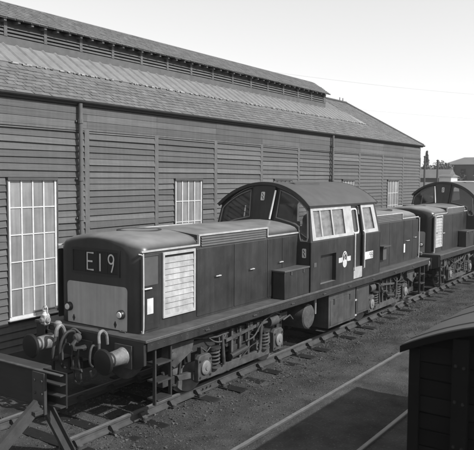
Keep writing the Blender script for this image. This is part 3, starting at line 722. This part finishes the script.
    def digit(px, kind):
        ringA = [(px+.04*math.cos(R(a)), 1.965+.032*math.sin(R(a))) for a in range(0, 360, 30)]
        dg.ribbon([(mx(8.68)+dr*(q[0]), q[1]) for q in ringA], .016, fl_, -.008, -.0062, closed=True)
        if kind == '8': dg.ribbon([(mx(8.68)+dr*(px+.045*math.cos(R(a))), 1.89+.036*math.sin(R(a))) for a in range(0, 360, 30)], .016, fl_, -.008, -.0062, closed=True)
        else: dg.ribbon([(mx(8.68)+dr*q[0], q[1]) for q in ((px+.04, 1.96), (px+.035, 1.90), (px+.0, 1.855))], .016, fl_, -.0083, -.0081)
    digit(.09, '9'); digit(.21, '8')
    dg.build('plate_numerals', paint_dk, cab, smooth=0)
    MB().prism(P2([(5.60, 1.93), (5.72, 1.93), (5.72, 2.03), (5.60, 2.03)]), fl_, -.008, -.001).build('data_panel', inset, cab, smooth=0)
# roof
ro = []
outer_r = [(y*1.035, ztop(y)+.03) for y in arcp]; inner_r = [(y*1.02, ztop(y)-.004) for y in arcp[::-1]]
vis = MB().prism(outer_r+inner_r, lambda a, b, d: ((xf(b)-.12 if d == 0 else xbk(b)+.12), a, b), 0, 1).build('cab_roof', roofm, loco, smooth=50)
for fx, sg in ((lambda z: xf(z)-.125, -1), (lambda z: xbk(z)+.125, 1)):
    MB().prism([(y*1.04, ztop(y)+.034) for y in arcp]+[(y*1.0, ztop(y)-.035) for y in arcp[::-1]], lambda a, b, d: (fx(b)+sg*d, a, b), -.03, .0).build('roof_rim', paint_dk, vis, smooth=50)
for s in (-1, 1): MB().box(C1+.06, C2-.06, s*(YE+.02), s*(YE+.05), ZE-.012, ZE+.02).build('roof_gutter', paint_dk, vis)
MB().prism([(y*.97, ztop(y)-.045) for y in arcp]+[(y*.97, ztop(y)-.055) for y in arcp[::-1]], lambda a, b, d: (d, a, b), C1+RAKE+.03, C2-RAKE-.03).build('ceiling_lining', lining, vis, smooth=50)
# roof hatch and horn
MB().prism(rrect(6.3, 7.6, -.45, .45, .06, 3), lambda a, b, d: (a, b, ztop(b)+.03+d), 0, .03).build('roof_hatch', roofm, vis)
# interior: desks, seats, partition
for s, x0, x1 in ((-1, 5.75, 6.15), (1, 8.75, 9.15)):
    MB().prism([(x0, HF+.031), (x1, HF+.031), (x1, 2.35), (x0, 2.55)], lambda a, b, d: (a, d, b), -.95, .95).build('control_desk', inner, cab, .01)
for (sx, sy) in ((6.6, -.85), (8.3, .85), (6.6, .8)):
    MB().box(sx-.22, sx+.22, sy-.22, sy+.22, 1.85, 1.95).box(sx+.16, sx+.22, sy-.22, sy+.22, 1.96, 2.75).box(sx-.05, sx+.05, sy-.05, sy+.05, HF+.031, 1.849).build('driver_seat', black, cab, .02)

# ---------------- bogies
def spring(parent, x, y, z0, z1, rad=.10, wire=.020, turns=4.5):
    pts = []
    n = int(turns*12)
    for i in range(n+1):
        t = i/n; a = 2*math.pi*turns*t; pts.append((x+rad*math.cos(a), y+rad*math.sin(a), z0+(z1-z0)*t))
    MB().tube(pts, wire, 6).build('coil_spring', grime_lt, parent)
def bogie(xc, sg):
    """sg=-1: outer end towards -x"""
    X = lambda d: xc+sg*d              # +d = outwards
    bg_ = MB().box(xc-1.75, xc+1.75, -.62, .62, .55, .82).build('bogie', black, loco)
    for d in (-1.295, 1.295):
        for s in (-1, 1):
            wl = MB().lathe([(-.07, .53), (-.045, .535), (-.03, .50), (.065, .495), (.07, .45)], (X(d), s*.755, .50), 'y', 40, s).build('wheel', steel, bg_)
        MB().lathe([(-.70, .08), (.70, .08)], (X(d), 0, .5), 'y', 12).build('axle', black, bg_)
    for s in (-1, 1):
        Yo = lambda o: s*(1.0+o)
        XZ = lambda a, b, d: (X(a), Yo(d), b)
        # frame plate
        fr = [(-1.95, .84), (-1.95, .98), (1.95, .98), (1.95, .84), (1.62, .80), (1.58, .62), (1.50, .62), (1.50, .78), (1.08, .78), (1.08, .62), (1.0, .62), (.92, .78), (.5, .80), (.4, .66), (-.4, .66), (-.5, .80), (-.92, .78), (-1.0, .62), (-1.08, .62), (-1.08, .78), (-1.50, .78), (-1.50, .62), (-1.58, .62), (-1.62, .80)]
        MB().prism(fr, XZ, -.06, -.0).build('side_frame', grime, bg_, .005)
        # equaliser beam
        eq = [(-1.52, .30), (-1.40, .22), (1.40, .22), (1.52, .30), (1.50, .44), (1.10, .42), (.95, .385), (-.95, .385), (-1.10, .42), (-1.50, .44)]
        MB().prism(eq, XZ, .01, .075).build('equaliser_beam', grime_lt, bg_, .008)
        for d in (-1.295, 1.295):
            bx_ = MB().prism([(d-.20, .28), (d+.20, .28), (d+.20, .68), (d+.13, .74), (d-.13, .74), (d-.20, .68)], XZ, .076, .17).build('axlebox', grime_lt, bg_, .012)
            MB().lathe([(0, .13), (.03, .13), (.045, .10), (.045, .05), (.06, .045), (.06, .01)], (X(d), Yo(.17), .50), 'y', 20, s).build('axlebox_cover', silver_dk, bg_)
            for bxx in (-.15, .15):
                for bz in (.34, .64): MB().lathe([(0, .02), (.02, .02)], (X(d+bxx), Yo(.17), bz), 'y', 6, s).build('cover_bolt', grime, bg_)
            e = -1 if d > 0 else 1
            MB().lathe([(-.015, .13), (.015, .13)], (X(d+e*.42), Yo(.06), .405), 'z', 16).build('spring_seat', grime_lt, bg_)
            MB().lathe([(-.02, .13), (.02, .13)], (X(d+e*.42), Yo(.06), .765), 'z', 16).build('spring_seat', grime, bg_)
            spring(bg_, X(d+e*.42), Yo(.06), .43, .74)
            # dampers, brake rigging
            MB().tube([XZ(d+e*.66, .40, .12), XZ(d+e*.60, .98, .12)], [.035, .03], 8).build('damper', grime_lt, bg_)
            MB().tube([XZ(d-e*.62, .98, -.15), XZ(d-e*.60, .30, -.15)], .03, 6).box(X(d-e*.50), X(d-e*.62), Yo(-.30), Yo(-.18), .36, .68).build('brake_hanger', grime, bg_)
            MB().tube([XZ(d-e*.30, .86, .10), XZ(d-e*.60, .92, .10), XZ(d-e*.75, .80, .09)], .018, 6).build('brake_pipe', grime_lt, bg_)
        # centre pivot bracket, levers, cylinders
        MB().prism([(-.34, .39), (.34, .39), (.28, .66), (-.28, .66)], XZ, -.02, .03).build('bolster_bracket', grime, bg_, .006)
        for d in (-.28, .02, .30): MB().prism([(d-.035, .39), (d+.035, .39), (d+.03, 1.02), (d-.03, 1.02)], XZ, .035, .08).build('hanger_link', grime_lt, bg_, .005)
        MB().prism([(-.52, .90), (.55, .80), (.55, .86), (-.52, .96)], XZ, .085, .11).build('brake_lever', grime_lt, bg_)
        MB().tube([XZ(-.12, .56, .12), XZ(.42, .50, .12)], .055, 10).build('brake_rod', grime, bg_)
        MB().tube([XZ(-1.0, .92, .06), XZ(-1.32, .92, .06)], [.12, .12], 16).tube([XZ(-.80, .92, .06), XZ(-1.0, .92, .06)], .03, 8).build('brake_cylinder', grime_lt, bg_)
        MB().tube(smooth_path([XZ(-1.5, 1.0, .09), XZ(-1.2, 1.08, .12), XZ(-.7, .96, .13), XZ(-.4, .74, .13), XZ(-.1, .70, .12)]), .016, 6).build('air_pipe', grime_lt, bg_)
        MB().tube(smooth_path([XZ(.5, 1.0, .09), XZ(.7, .86, .12), XZ(.95, .90, .13), XZ(1.1, 1.0, .1)]), .014, 6).build('air_pipe', grime_lt, bg_)
        # lifting lug brackets
        for d in (.72, -.62): MB().prism([(d-.05, .98), (d+.05, .98), (d+.03, .78), (d-.03, .78)], XZ, .0, .09).build('lug', grime_lt, bg_, .004)
        # sandbox and delivery pipe
        MB().prism([(1.55, 1.06), (2.22, 1.10), (2.28, .80), (2.10, .66), (1.62, .86)], XZ, -.05, .12).build('sandbox', grime_lt, bg_, .01)
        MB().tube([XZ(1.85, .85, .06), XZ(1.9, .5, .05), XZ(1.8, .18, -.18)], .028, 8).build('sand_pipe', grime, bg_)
        MB().lathe([(0, .07), (.05, .07), (.07, .04)], XZ(2.18, .90, .12), 'y', 14, s).build('sandbox_cap', grime_lt, bg_)
        MB().prism([(1.62, .36), (1.95, .40), (2.0, .50), (1.62, .47)], XZ, .0, .10).build('guard_bracket', grime_lt, bg_, .006)
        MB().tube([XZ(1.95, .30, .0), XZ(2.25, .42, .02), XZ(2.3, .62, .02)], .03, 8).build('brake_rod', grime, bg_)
        MB().box(X(2.02), X(2.34), Yo(-.1), Yo(.06), .36, .50).build('brake_slack_adjuster', grime, bg_, .01)
        rc = random.Random(int(xc*10)+s)
        for q in range(9):
            d = rc.uniform(-1.9, 1.7); z = rc.uniform(.62, 1.06)
            MB().box(X(d), X(d+rc.uniform(.05, .16)), Yo(-.02), Yo(rc.uniform(.03, .10)), z, z+rc.uniform(.05, .16)).build('underframe_fitting', rc.choice((grime, grime_lt, black)), bg_, .006)
        for q in range(5):
            d = rc.uniform(-1.7, 1.2); z = rc.uniform(.55, 1.05); l_ = rc.uniform(.25, .8)
            MB().tube([XZ(d, z, .09), XZ(d+l_*.5, z+rc.uniform(-.06, .03), .11), XZ(d+l_, z+rc.uniform(-.25, .15), .07)], rc.uniform(.010, .022), 6).build('brake_rod', rc.choice((grime, grime_lt)), bg_)
        MB().box(X(-1.9), X(1.9), Yo(-.20), Yo(-.14), .55, 1.02).build('frame_back', black, bg_)
    return bg_

bogie(3.07, -1); bogie(LL_-3.07, 1)
# front step ladders at each corner
for xe, sg in ((0, -1), (LL_, 1)):
    X = lambda d: xe-sg*d
    for s in (-1, 1):
        ld = MB().box(X(.30), X(.335), s*1.21, s*1.27, .22, HF-.19).build('step_ladder', grime, loco, .004)
        MB().box(X(.69), X(.725), s*1.21, s*1.27, .26, HF-.19).build('stringer', grime, ld, .004)
        for z in (.28, .58, .88): MB().box(X(.336), X(.689), s*1.06, s*1.30, z, z+.03).build('tread', grime, ld, .004)
# tanks and boxes between the bogies
for s in (-1, 1):
    k = (lambda x: x) if s < 0 else (lambda x: LL_-x)
    MB().lathe([(.30, .29), (1.07, .29), (1.10, .26), (1.11, .05)], (k(5.87), 0, .73), 'y', 28, s).build('air_reservoir', grime_lt, loco)
    MB().box(k(6.13), k(6.16), s*1.09, s*1.13, .75, 1.17).build('hanger_bar', cream, loco)
    bx = MB().box(k(6.68), k(8.22), s*.45, s*1.20, .30, 1.12).build('battery_box', boxm, loco, .01)
    MB().box(k(6.76), k(8.14), s*1.2005, s*1.212, .36, .98).build('battery_box_door', boxm, bx, .006)
    for e in (6.95, 7.85): MB().box(k(e)-.03, k(e)+.03, s*1.213, s*1.225, .86, 1.0).build('hinge', grime, bx)
    b2 = MB().box(k(8.38), k(9.20), s*.55, s*1.16, .36, 1.10).build('equipment_box', boxm, loco, .01)
    MB().box(k(8.44), k(9.14), s*1.161, s*1.17, .42, 1.0).build('equipment_box_door', boxm, b2, .005)
    MB().box(k(8.225), k(8.375), s*1.0, s*1.18, .34, .38).build('cab_step', kick, loco, .005)
    MB().box(k(8.225), k(8.375), s*1.0, s*1.18, .74, .78).build('cab_step', kick, loco, .005)
    MB().box(k(6.5), k(9.2), s*.75, s*.85, 1.0, 1.15).build('pipe_duct', black, loco)

MB().box(-.12, -.001, .94, 1.04, HF-.048, HF-.031).box(-.03, -.001, .96, 1.02, HF-.20, HF-.049).build('lamp_bracket', grime, loco)
# white oil lamp on the far corner of the footplate
lamp = thing('oil_lamp', 'small white oil lamp standing on the left front corner of the nearest locomotive', 'lamp', (-.05, .99, HF-.03))
MB().box(-.06, .06, -.06, .06, .0, .17).build('lamp_body', cream, lamp, .012)
MB().lathe([(.0, .045), (.03, .05), (.045, .035)], (-.06, 0, .085), 'x', 14, -1).build('lamp_lens', panem, lamp)
MB().lathe([(.17, .065), (.20, .05), (.23, .035), (.25, .04), (.26, .01)], (0, 0, 0), 'z', 12).build('lamp_top', white, lamp)
MB().tube([(0, -.06, .17), (0, -.065, .28), (0, -.03, .33), (0, .03, .33), (0, .065, .28), (0, .06, .17)], .008, 6).build('lamp_handle', white, lamp)
MB().lathe([(.0, .045), (.03, .05), (.045, .035)], (0, -.06, .085), 'y', 14, -1).build('lamp_lens', panem, lamp)

# second locomotive: the same type turned round
l2 = copy_tree(loco); l2.location = (14.80+LL_, 0, 0); l2.rotation_euler = (0, 0, math.pi)
l2['label'] = 'farther dark diesel locomotive, cut off by the right edge of the picture'

# ================================================================== BUFFER STOP
bs = thing('buffer_stop', 'heavy rail-built buffer stop with timber crossbeam in front of the nearest locomotive', 'buffer stop', (-1.65, 0, -.15))
o_ = Vector((-1.65, 0, -.15))
def bl(x, y, z): return (x-o_.x, y, z-o_.z)
def bbox(name, mat, x0, x1, y0, y1, z0, z1, bev=.008, parent=bs):
    a, b = bl(x0, y0, z0), bl(x1, y1, z1); return BX(name, mat, parent, a[0], b[0], a[1], b[1], a[2], b[2], bev)
cb = bbox('crossbeam', timber, -1.62, -1.34, -.72, 1.30, .66, 1.185, .015)
bbox('beam_cap', grime_lt, -1.66, -1.60, -1.27, 1.32, 1.186, 1.205, .004)
for z in (.70, .86, 1.02): bbox('end_plate', timber, -1.60, -1.50, -1.20, -.721, z, z+.022, .003)
bbox('end_web', black, -1.50, -1.47, -1.20, -.721, .68, 1.18, .0)
for y in (-.83, .83):
    br = bbox('bracket', stopsteel, -1.675, -1.625, y-.12, y+.14, .58, 1.18, .006)
    for k in range(3):
        for e in (-.07, .08): MB().lathe([(0, .022), (.02, .022)], bl(-1.675, y+e, .70+.18*k), 'x', 6, -1).build('bolt', chairm, br, smooth=0)
    def strut(name, p0, p1, wd_=.07, mat=stopsteel):
        p0, p1 = Vector(p0), Vector(p1); d = (p1-p0); ln = d.length; d.normalize(); up_ = Vector((0, 1, 0)).cross(d)
        pr = [(-.07, -.07), (.07, -.07), (.07, -.05), (.014, -.03), (.014, .03), (.035, .04), (.035, .075), (-.035, .075), (-.035, .04), (-.014, .03), (-.014, -.03), (-.07, -.05)]
        return MB().prism(pr, lambda a, b, t: tuple(p0+Vector((0, a, 0))+up_*b*(-1)+d*t), 0, ln).build(name, mat, bs, smooth=0)
    strut('rising_rail', bl(-1.12, y, -.17), bl(-1.55, y, .66))
    strut('raking_strut', bl(-3.05, y-.01, -.20), bl(-1.70, y-.01, .74))
    bbox('strut_shoe', stopsteel, -1.82, -1.675, y-.10, y+.10, .60, .66, .004)
# odd bits on the ground
for i, (x, y, s) in enumerate(((-2.05, -.25, .22), (-2.0, .55, .3))):
    a = random.uniform(-.3, .3)
    ob = MB().box(-s/2, s/2, -.05, .05, 0, .05).build('timber_offcut', cream if i == 0 else timber, None, .006)
    ob.location = (x, y, -.145); ob.rotation_euler = (0, .05, 1.0+a)
    tag(ob, 'pale offcut of timber lying beside the buffer stop' if i == 0 else 'dark offcut of timber lying behind the buffer stop crossbeam', 'timber')

# ================================================================== COVERED WAGON
WX0, WX1, WY1, WYC = -1.86, 4.15, -6.28, -7.53
wg = thing('goods_van', 'dark timber covered goods van cut off by the right edge', 'goods van', (WX0, WYC, 0))
hw = WY1-WYC
def wb(name, mat, x0, x1, y0, y1, z0, z1, bev=.006, parent=wg): return BX(name, mat, parent, x0, x1, y0, y1, z0, z1, bev)
WL = WX1-WX0; ez = 2.42
body = wb('body', wagonm, .03, WL-.03, -hw+.03, hw-.03, 1.05, ez-.02)
arcz = lambda y: ez+.36*(1-(y/(hw+.05))**2)
NP = 10
endp = [(-hw+.03, ez-.02)]+[(-hw+.03+(2*hw-.06)*i/16, arcz(-hw+.03+(2*hw-.06)*i/16)-.03) for i in range(17)]+[(hw-.03, ez-.02)]
for X_ in (.03, WL-.05): MB().prism(endp[1:-1]+[(hw-.03, ez-.019), (-hw+.03, ez-.019)], lambda a, b, d: (X_+d, a, b), 0, .02).build('end_arch', wagonm, wg, smooth=0)
for k in range(9):
    z = 1.05+k*.155
    for X_ in (.0, WL-.03): wb('plank', wagonm, X_+.004, X_+.026, -hw+.08, hw-.08, z+.004, z+.149, .004)
    for s in (-1, 1): wb('plank', wagonm, .09, WL-.09, s*(hw-.028), s*(hw-.004), z+.004, z+.149, .004)
for s in (-1, 1):
    for X_ in (-.02, WL-.08): wb('corner_post', wagonm, X_, X_+.10, s*(hw-.09), s*(hw+.012), 1.0, ez-.01)
    for y in (.42, .5):
        pass
    wb('end_stanchion', wagonm, -.06, .003, s*.72, s*.86, .95, ez+.14)
    for z in (1.2, 1.6, 2.0, 2.32):
        MB().lathe([(0, .015), (.02, .013)], (-.06, s*.79+.035, z), 'x', 8, -1).build('bolt', black, wg); MB().lathe([(0, .015), (.02, .013)], (-.06, s*.79-.035, z-.01), 'x', 8, -1).build('bolt', black, wg)
    for X_ in (WL*.33, WL*.66): wb('side_stanchion', wagonm, X_-.05, X_+.05, s*(hw-.003), s*(hw+.03), 1.0, ez-.01)
    wb('solebar', black, .0, WL, s*.95, s*1.05, .80, 1.04)
rf = [(-hw-.06+(2*hw+.12)*i/24, arcz((-hw-.06+(2*hw+.12)*i/24)*.96)) for i in range(25)]
MB().prism(rf+[(a, b-.045) for a, b in rf[::-1]], lambda a, b, d: (d, a, b), -.085, WL+.085).build('roof', wagroof, wg, smooth=40)
MB().prism([(a*1.006, b-.012) for a, b in rf]+[(a*1.006, b-.075) for a, b in rf[::-1]], lambda a, b, d: (d, a, b), -.105, -.0855).build('roof_edge', wagonm, wg, smooth=40)
for k in range(7):
    X_ = .15+k*.9; MB().prism([(a, b+.010) for a, b in rf]+[(a, b+.0005) for a, b in rf[::-1]], lambda a, b, d: (X_+d, a, b), 0, .035).build('roof_seam', wagroof, wg, smooth=40)
for X_ in (1.6, WL-1.6):
    for s in (-1, 1): MB().lathe([(-.07, .50), (-.04, .5), (-.03, .47), (.07, .465), (.07, .4)], (X_, s*.755, .47), 'y', 28, s).build('wheel', steel, wg)
    MB().lathe([(-1.0, .07), (1.0, .07)], (X_, 0, .47), 'y', 10).build('axle', black, wg)
for s in (-1, 1):
    MB().lathe([(0, .12), (.3, .10), (.31, .07), (.42, .07), (.43, .2), (.46, .2)], (-.02, s*.87, 1.0), 'x', 18, -1).build('buffer', black, wg)

# ================================================================== BACKGROUND beyond the shed
lf = M('foliage', .13, .8, .5, .8, rnd=.1, spec=.2); bark = M('bark', .06, .9, .3, 6); housew = M('house_render', .55, .8, .12, .5); housed = M('house_brick', 0.08, .85, .2, .6); hroof = M('house_slate', 0.11, .8, .2, .6)
def tree(name, label, x, y, h, rad, shape, n, seed):
    rt = random.Random(seed); t = thing(name, label, 'tree', (x, y, -.15), 'trees beyond the shed')
    tk = MB().tube([(0, 0, 0), (.1, 0, h*.45), (.0, .1, h*.92)], [h*.03, h*.02, h*.005], 7)
    for k in range(7):
        a = rt.uniform(0, 6.3); z = h*rt.uniform(.3, .75); q = rad*rt.uniform(.4, .9)
        tk.tube([(0, 0, z), (q*.5*math.cos(a), q*.5*math.sin(a), z+q*.3), (q*math.cos(a), q*math.sin(a), z+q*.55)], [h*.012, h*.008, h*.003], 5)
    tk.build('trunk', bark, t)
    cm = MB()
    for _ in range(n):
        z = rt.random(); a = rt.uniform(0, 6.3)
        if shape == 'cone': rr_ = rad*(1-z)*math.sqrt(rt.random()); zz = h*(.15+.85*z); rr_ *= .55+.45*abs(math.sin(z*22))
        else:
            th = math.acos(2*z-1); q = rt.random()**.4
            rr_ = rad*q*math.sin(th); zz = h*.62+h*.38*q*math.cos(th)
            if noise.noise((rr_*math.cos(a)*.7+seed, rr_*math.sin(a)*.7, zz*.7)) < -.12: continue
        s = rt.uniform(.10, .24); c_ = Vector((rr_*math.cos(a), rr_*math.sin(a), zz))
        d1 = Vector((rt.gauss(0, 1), rt.gauss(0, 1), rt.gauss(0, 1))).normalized(); d2 = d1.cross(Vector((rt.gauss(0, 1), rt.gauss(0, 1), rt.gauss(0, 1)))).normalized()
        cm.add([c_+d1*s, c_+d2*s*.6, c_-d1*s, c_-d2*s*.6], [(0,1,2,3)])
    cm.build('crown', lf, t, smooth=0)
tree('conifer_tree', 'slim pointed conifer rising just beyond the shed corner', 97.5, 27.0, 8.6, 1.7, 'cone', 3000, 1)
tree('broadleaf_tree', 'rounded leafy tree between the pointed conifer and the big roof', 103, 26.4, 7.3, 2.2, 'round', 4500, 2)
tree('broadleaf_tree', 'low dark leafy tree behind the pale house roof', 108, 30.3, 6.6, 2.6, 'round', 4500, 3)
tree('broadleaf_tree', 'leafy tree mass against the left end of the big far building', 112, 26.8, 6.6, 2.2, 'round', 4500, 4)

def house(name, label, loc, lx, ly, hw_, hr, wmat, rmat, hip=0., rows=0, ridge_axis='y', cols=5, chim=0):
    """walls lx by ly, ridge along y"""
    t = thing(name, label, 'building', loc, None)
    MB().box(-lx/2, lx/2, -ly/2, ly/2, 0, hw_).build('wall', wmat, t)
    e = .3
    if ridge_axis == 'y':
        V = [(-lx/2-e, -ly/2-e, hw_), (lx/2+e, -ly/2-e, hw_), (lx/2+e, ly/2+e, hw_), (-lx/2-e, ly/2+e, hw_), (0, -ly/2-e+hip, hw_+hr), (0, ly/2+e-hip, hw_+hr)]
        Fz = [(0,1,4),(2,3,5),(1,2,5,4),(3,0,4,5),(3,2,1,0)]
    else:
        V = [(-lx/2-e, -ly/2-e, hw_), (lx/2+e, -ly/2-e, hw_), (lx/2+e, ly/2+e, hw_), (-lx/2-e, ly/2+e, hw_), (-lx/2-e+hip, 0, hw_+hr), (lx/2+e-hip, 0, hw_+hr)]
        Fz = [(0,1,5,4),(2,3,4,5),(1,2,5),(3,0,4),(3,2,1,0)]
    rfo = MB().add([(a, b, c+.002) for a, b, c in V], Fz).build('roof', rmat, t, smooth=0)
    for k in range(chim): MB().box(-.4, .4, -ly/4+k*ly/2-.3, -ly/4+k*ly/2+.3, hw_+hr*.5, hw_+hr+.8).build('chimney', housed, rfo)
    for rI in range(rows):
        for cI in range(cols):
            y = -ly/2+ly*(cI+.5)/cols; z = hw_*(rI+.45)/max(rows, 1)
            wn = MB().box(-lx/2-.03, -lx/2+.05, y-.45, y+.45, z, z+1.1).build('window', black, t)
            MB().box(-lx/2-.06, -lx/2-.031, y-.55, y+.55, z-.12, z-.02).build('sill', housew, wn)
    return t
house('warehouse', 'large dark brick warehouse with long slate roof at the right edge', (118, 18.4, -.15), 12, 20.6, 6.75, 1.45, housed, hroof, hip=2.2, rows=2, cols=9)
house('cottage', 'small cottage with pale slate roof and white end wall beyond the shed', (92, 24.6, -.15), 4.5, 6.2, 4.3, 1.3, housed, hroof, rows=1, cols=3)
house('outbuilding', 'white-walled low outbuilding beside the cottage', (88, 20.6, -.15), 3.0, 1.7, 4.5, .35, housew, hroof, hip=.3, rows=0)
house('lean_to_shed', 'low shed with pale roof below the big warehouse', (86, 17.2, -.15), 5, 3.2, 3.0, .9, housed, M('pale_sheet_roof', .5, .7, .2, .6), rows=1, cols=2)
house('brick_terrace', 'low dark brick terrace behind the second locomotive cab', (80, 14.0, -.15), 5, 30, 2.6, 1.1, housed, hroof, rows=1, cols=10)
def pole(x, y, h, label, nm='signal_post'):
    t = thing(nm, label, 'pole', (x, y, -.15), 'poles beyond the shed')
    MB().tube([(0, 0, 0), (0, 0, h)], [.10, .085], 8).build('mast', bark, t)
    MB().lathe([(0, .12), (.06, .13), (.14, .02)], (0, 0, h), 'z', 8).build('cap', bark, t)
    MB().box(-.04, .04, -.10, .10, h-.5, h-.38).build('bracket', bark, t)
pole(51.6, 11.75, 6.1, 'thin dark pole just right of the shed corner')
pole(52.3, 10.8, 5.75, 'thin dark pole in front of the white-walled outbuilding')
wm = M('wire', .10, .6, .1, 4)
def wire(p0, p1, sag, label):
    P = [Vector(p0).lerp(Vector(p1), i/24) for i in range(25)]
    for i, q in enumerate(P): q.z -= sag*4*(i/24)*(1-i/24)
    o = MB().tube(P, .005, 5).build('overhead_wire', wm); tag(o, label, 'wire', 'wires across the sky')
wire((30, 22, 12.4), (75, 4, 13.0), .5, 'upper thin wire crossing the pale sky')
wire((30, 20, 10.0), (70, 6, 10.3), .4, 'lower thin wire crossing the pale sky')

# ================================================================== HAZE
hz = MB().box(-425, 445, -425, 425, -1.4, 14.5).build('haze', M('unused_haze_surface', .5), None, smooth=0, kind='stuff')
hm = bpy.data.materials.new('haze'); hm.use_nodes = True; hn = hm.node_tree; hn.nodes.clear()
pv = hn.nodes.new('ShaderNodeVolumePrincipled'); pv.inputs['Density'].default_value = .0005; pv.inputs['Color'].default_value = (.95, .95, .95, 1); pv.inputs['Anisotropy'].default_value = .2
ho = hn.nodes.new('ShaderNodeOutputMaterial'); hn.links.new(pv.outputs[0], ho.inputs['Volume'])
hz.data.materials.clear(); hz.data.materials.append(hm); hz['label'] = 'thin pale haze over the yard'
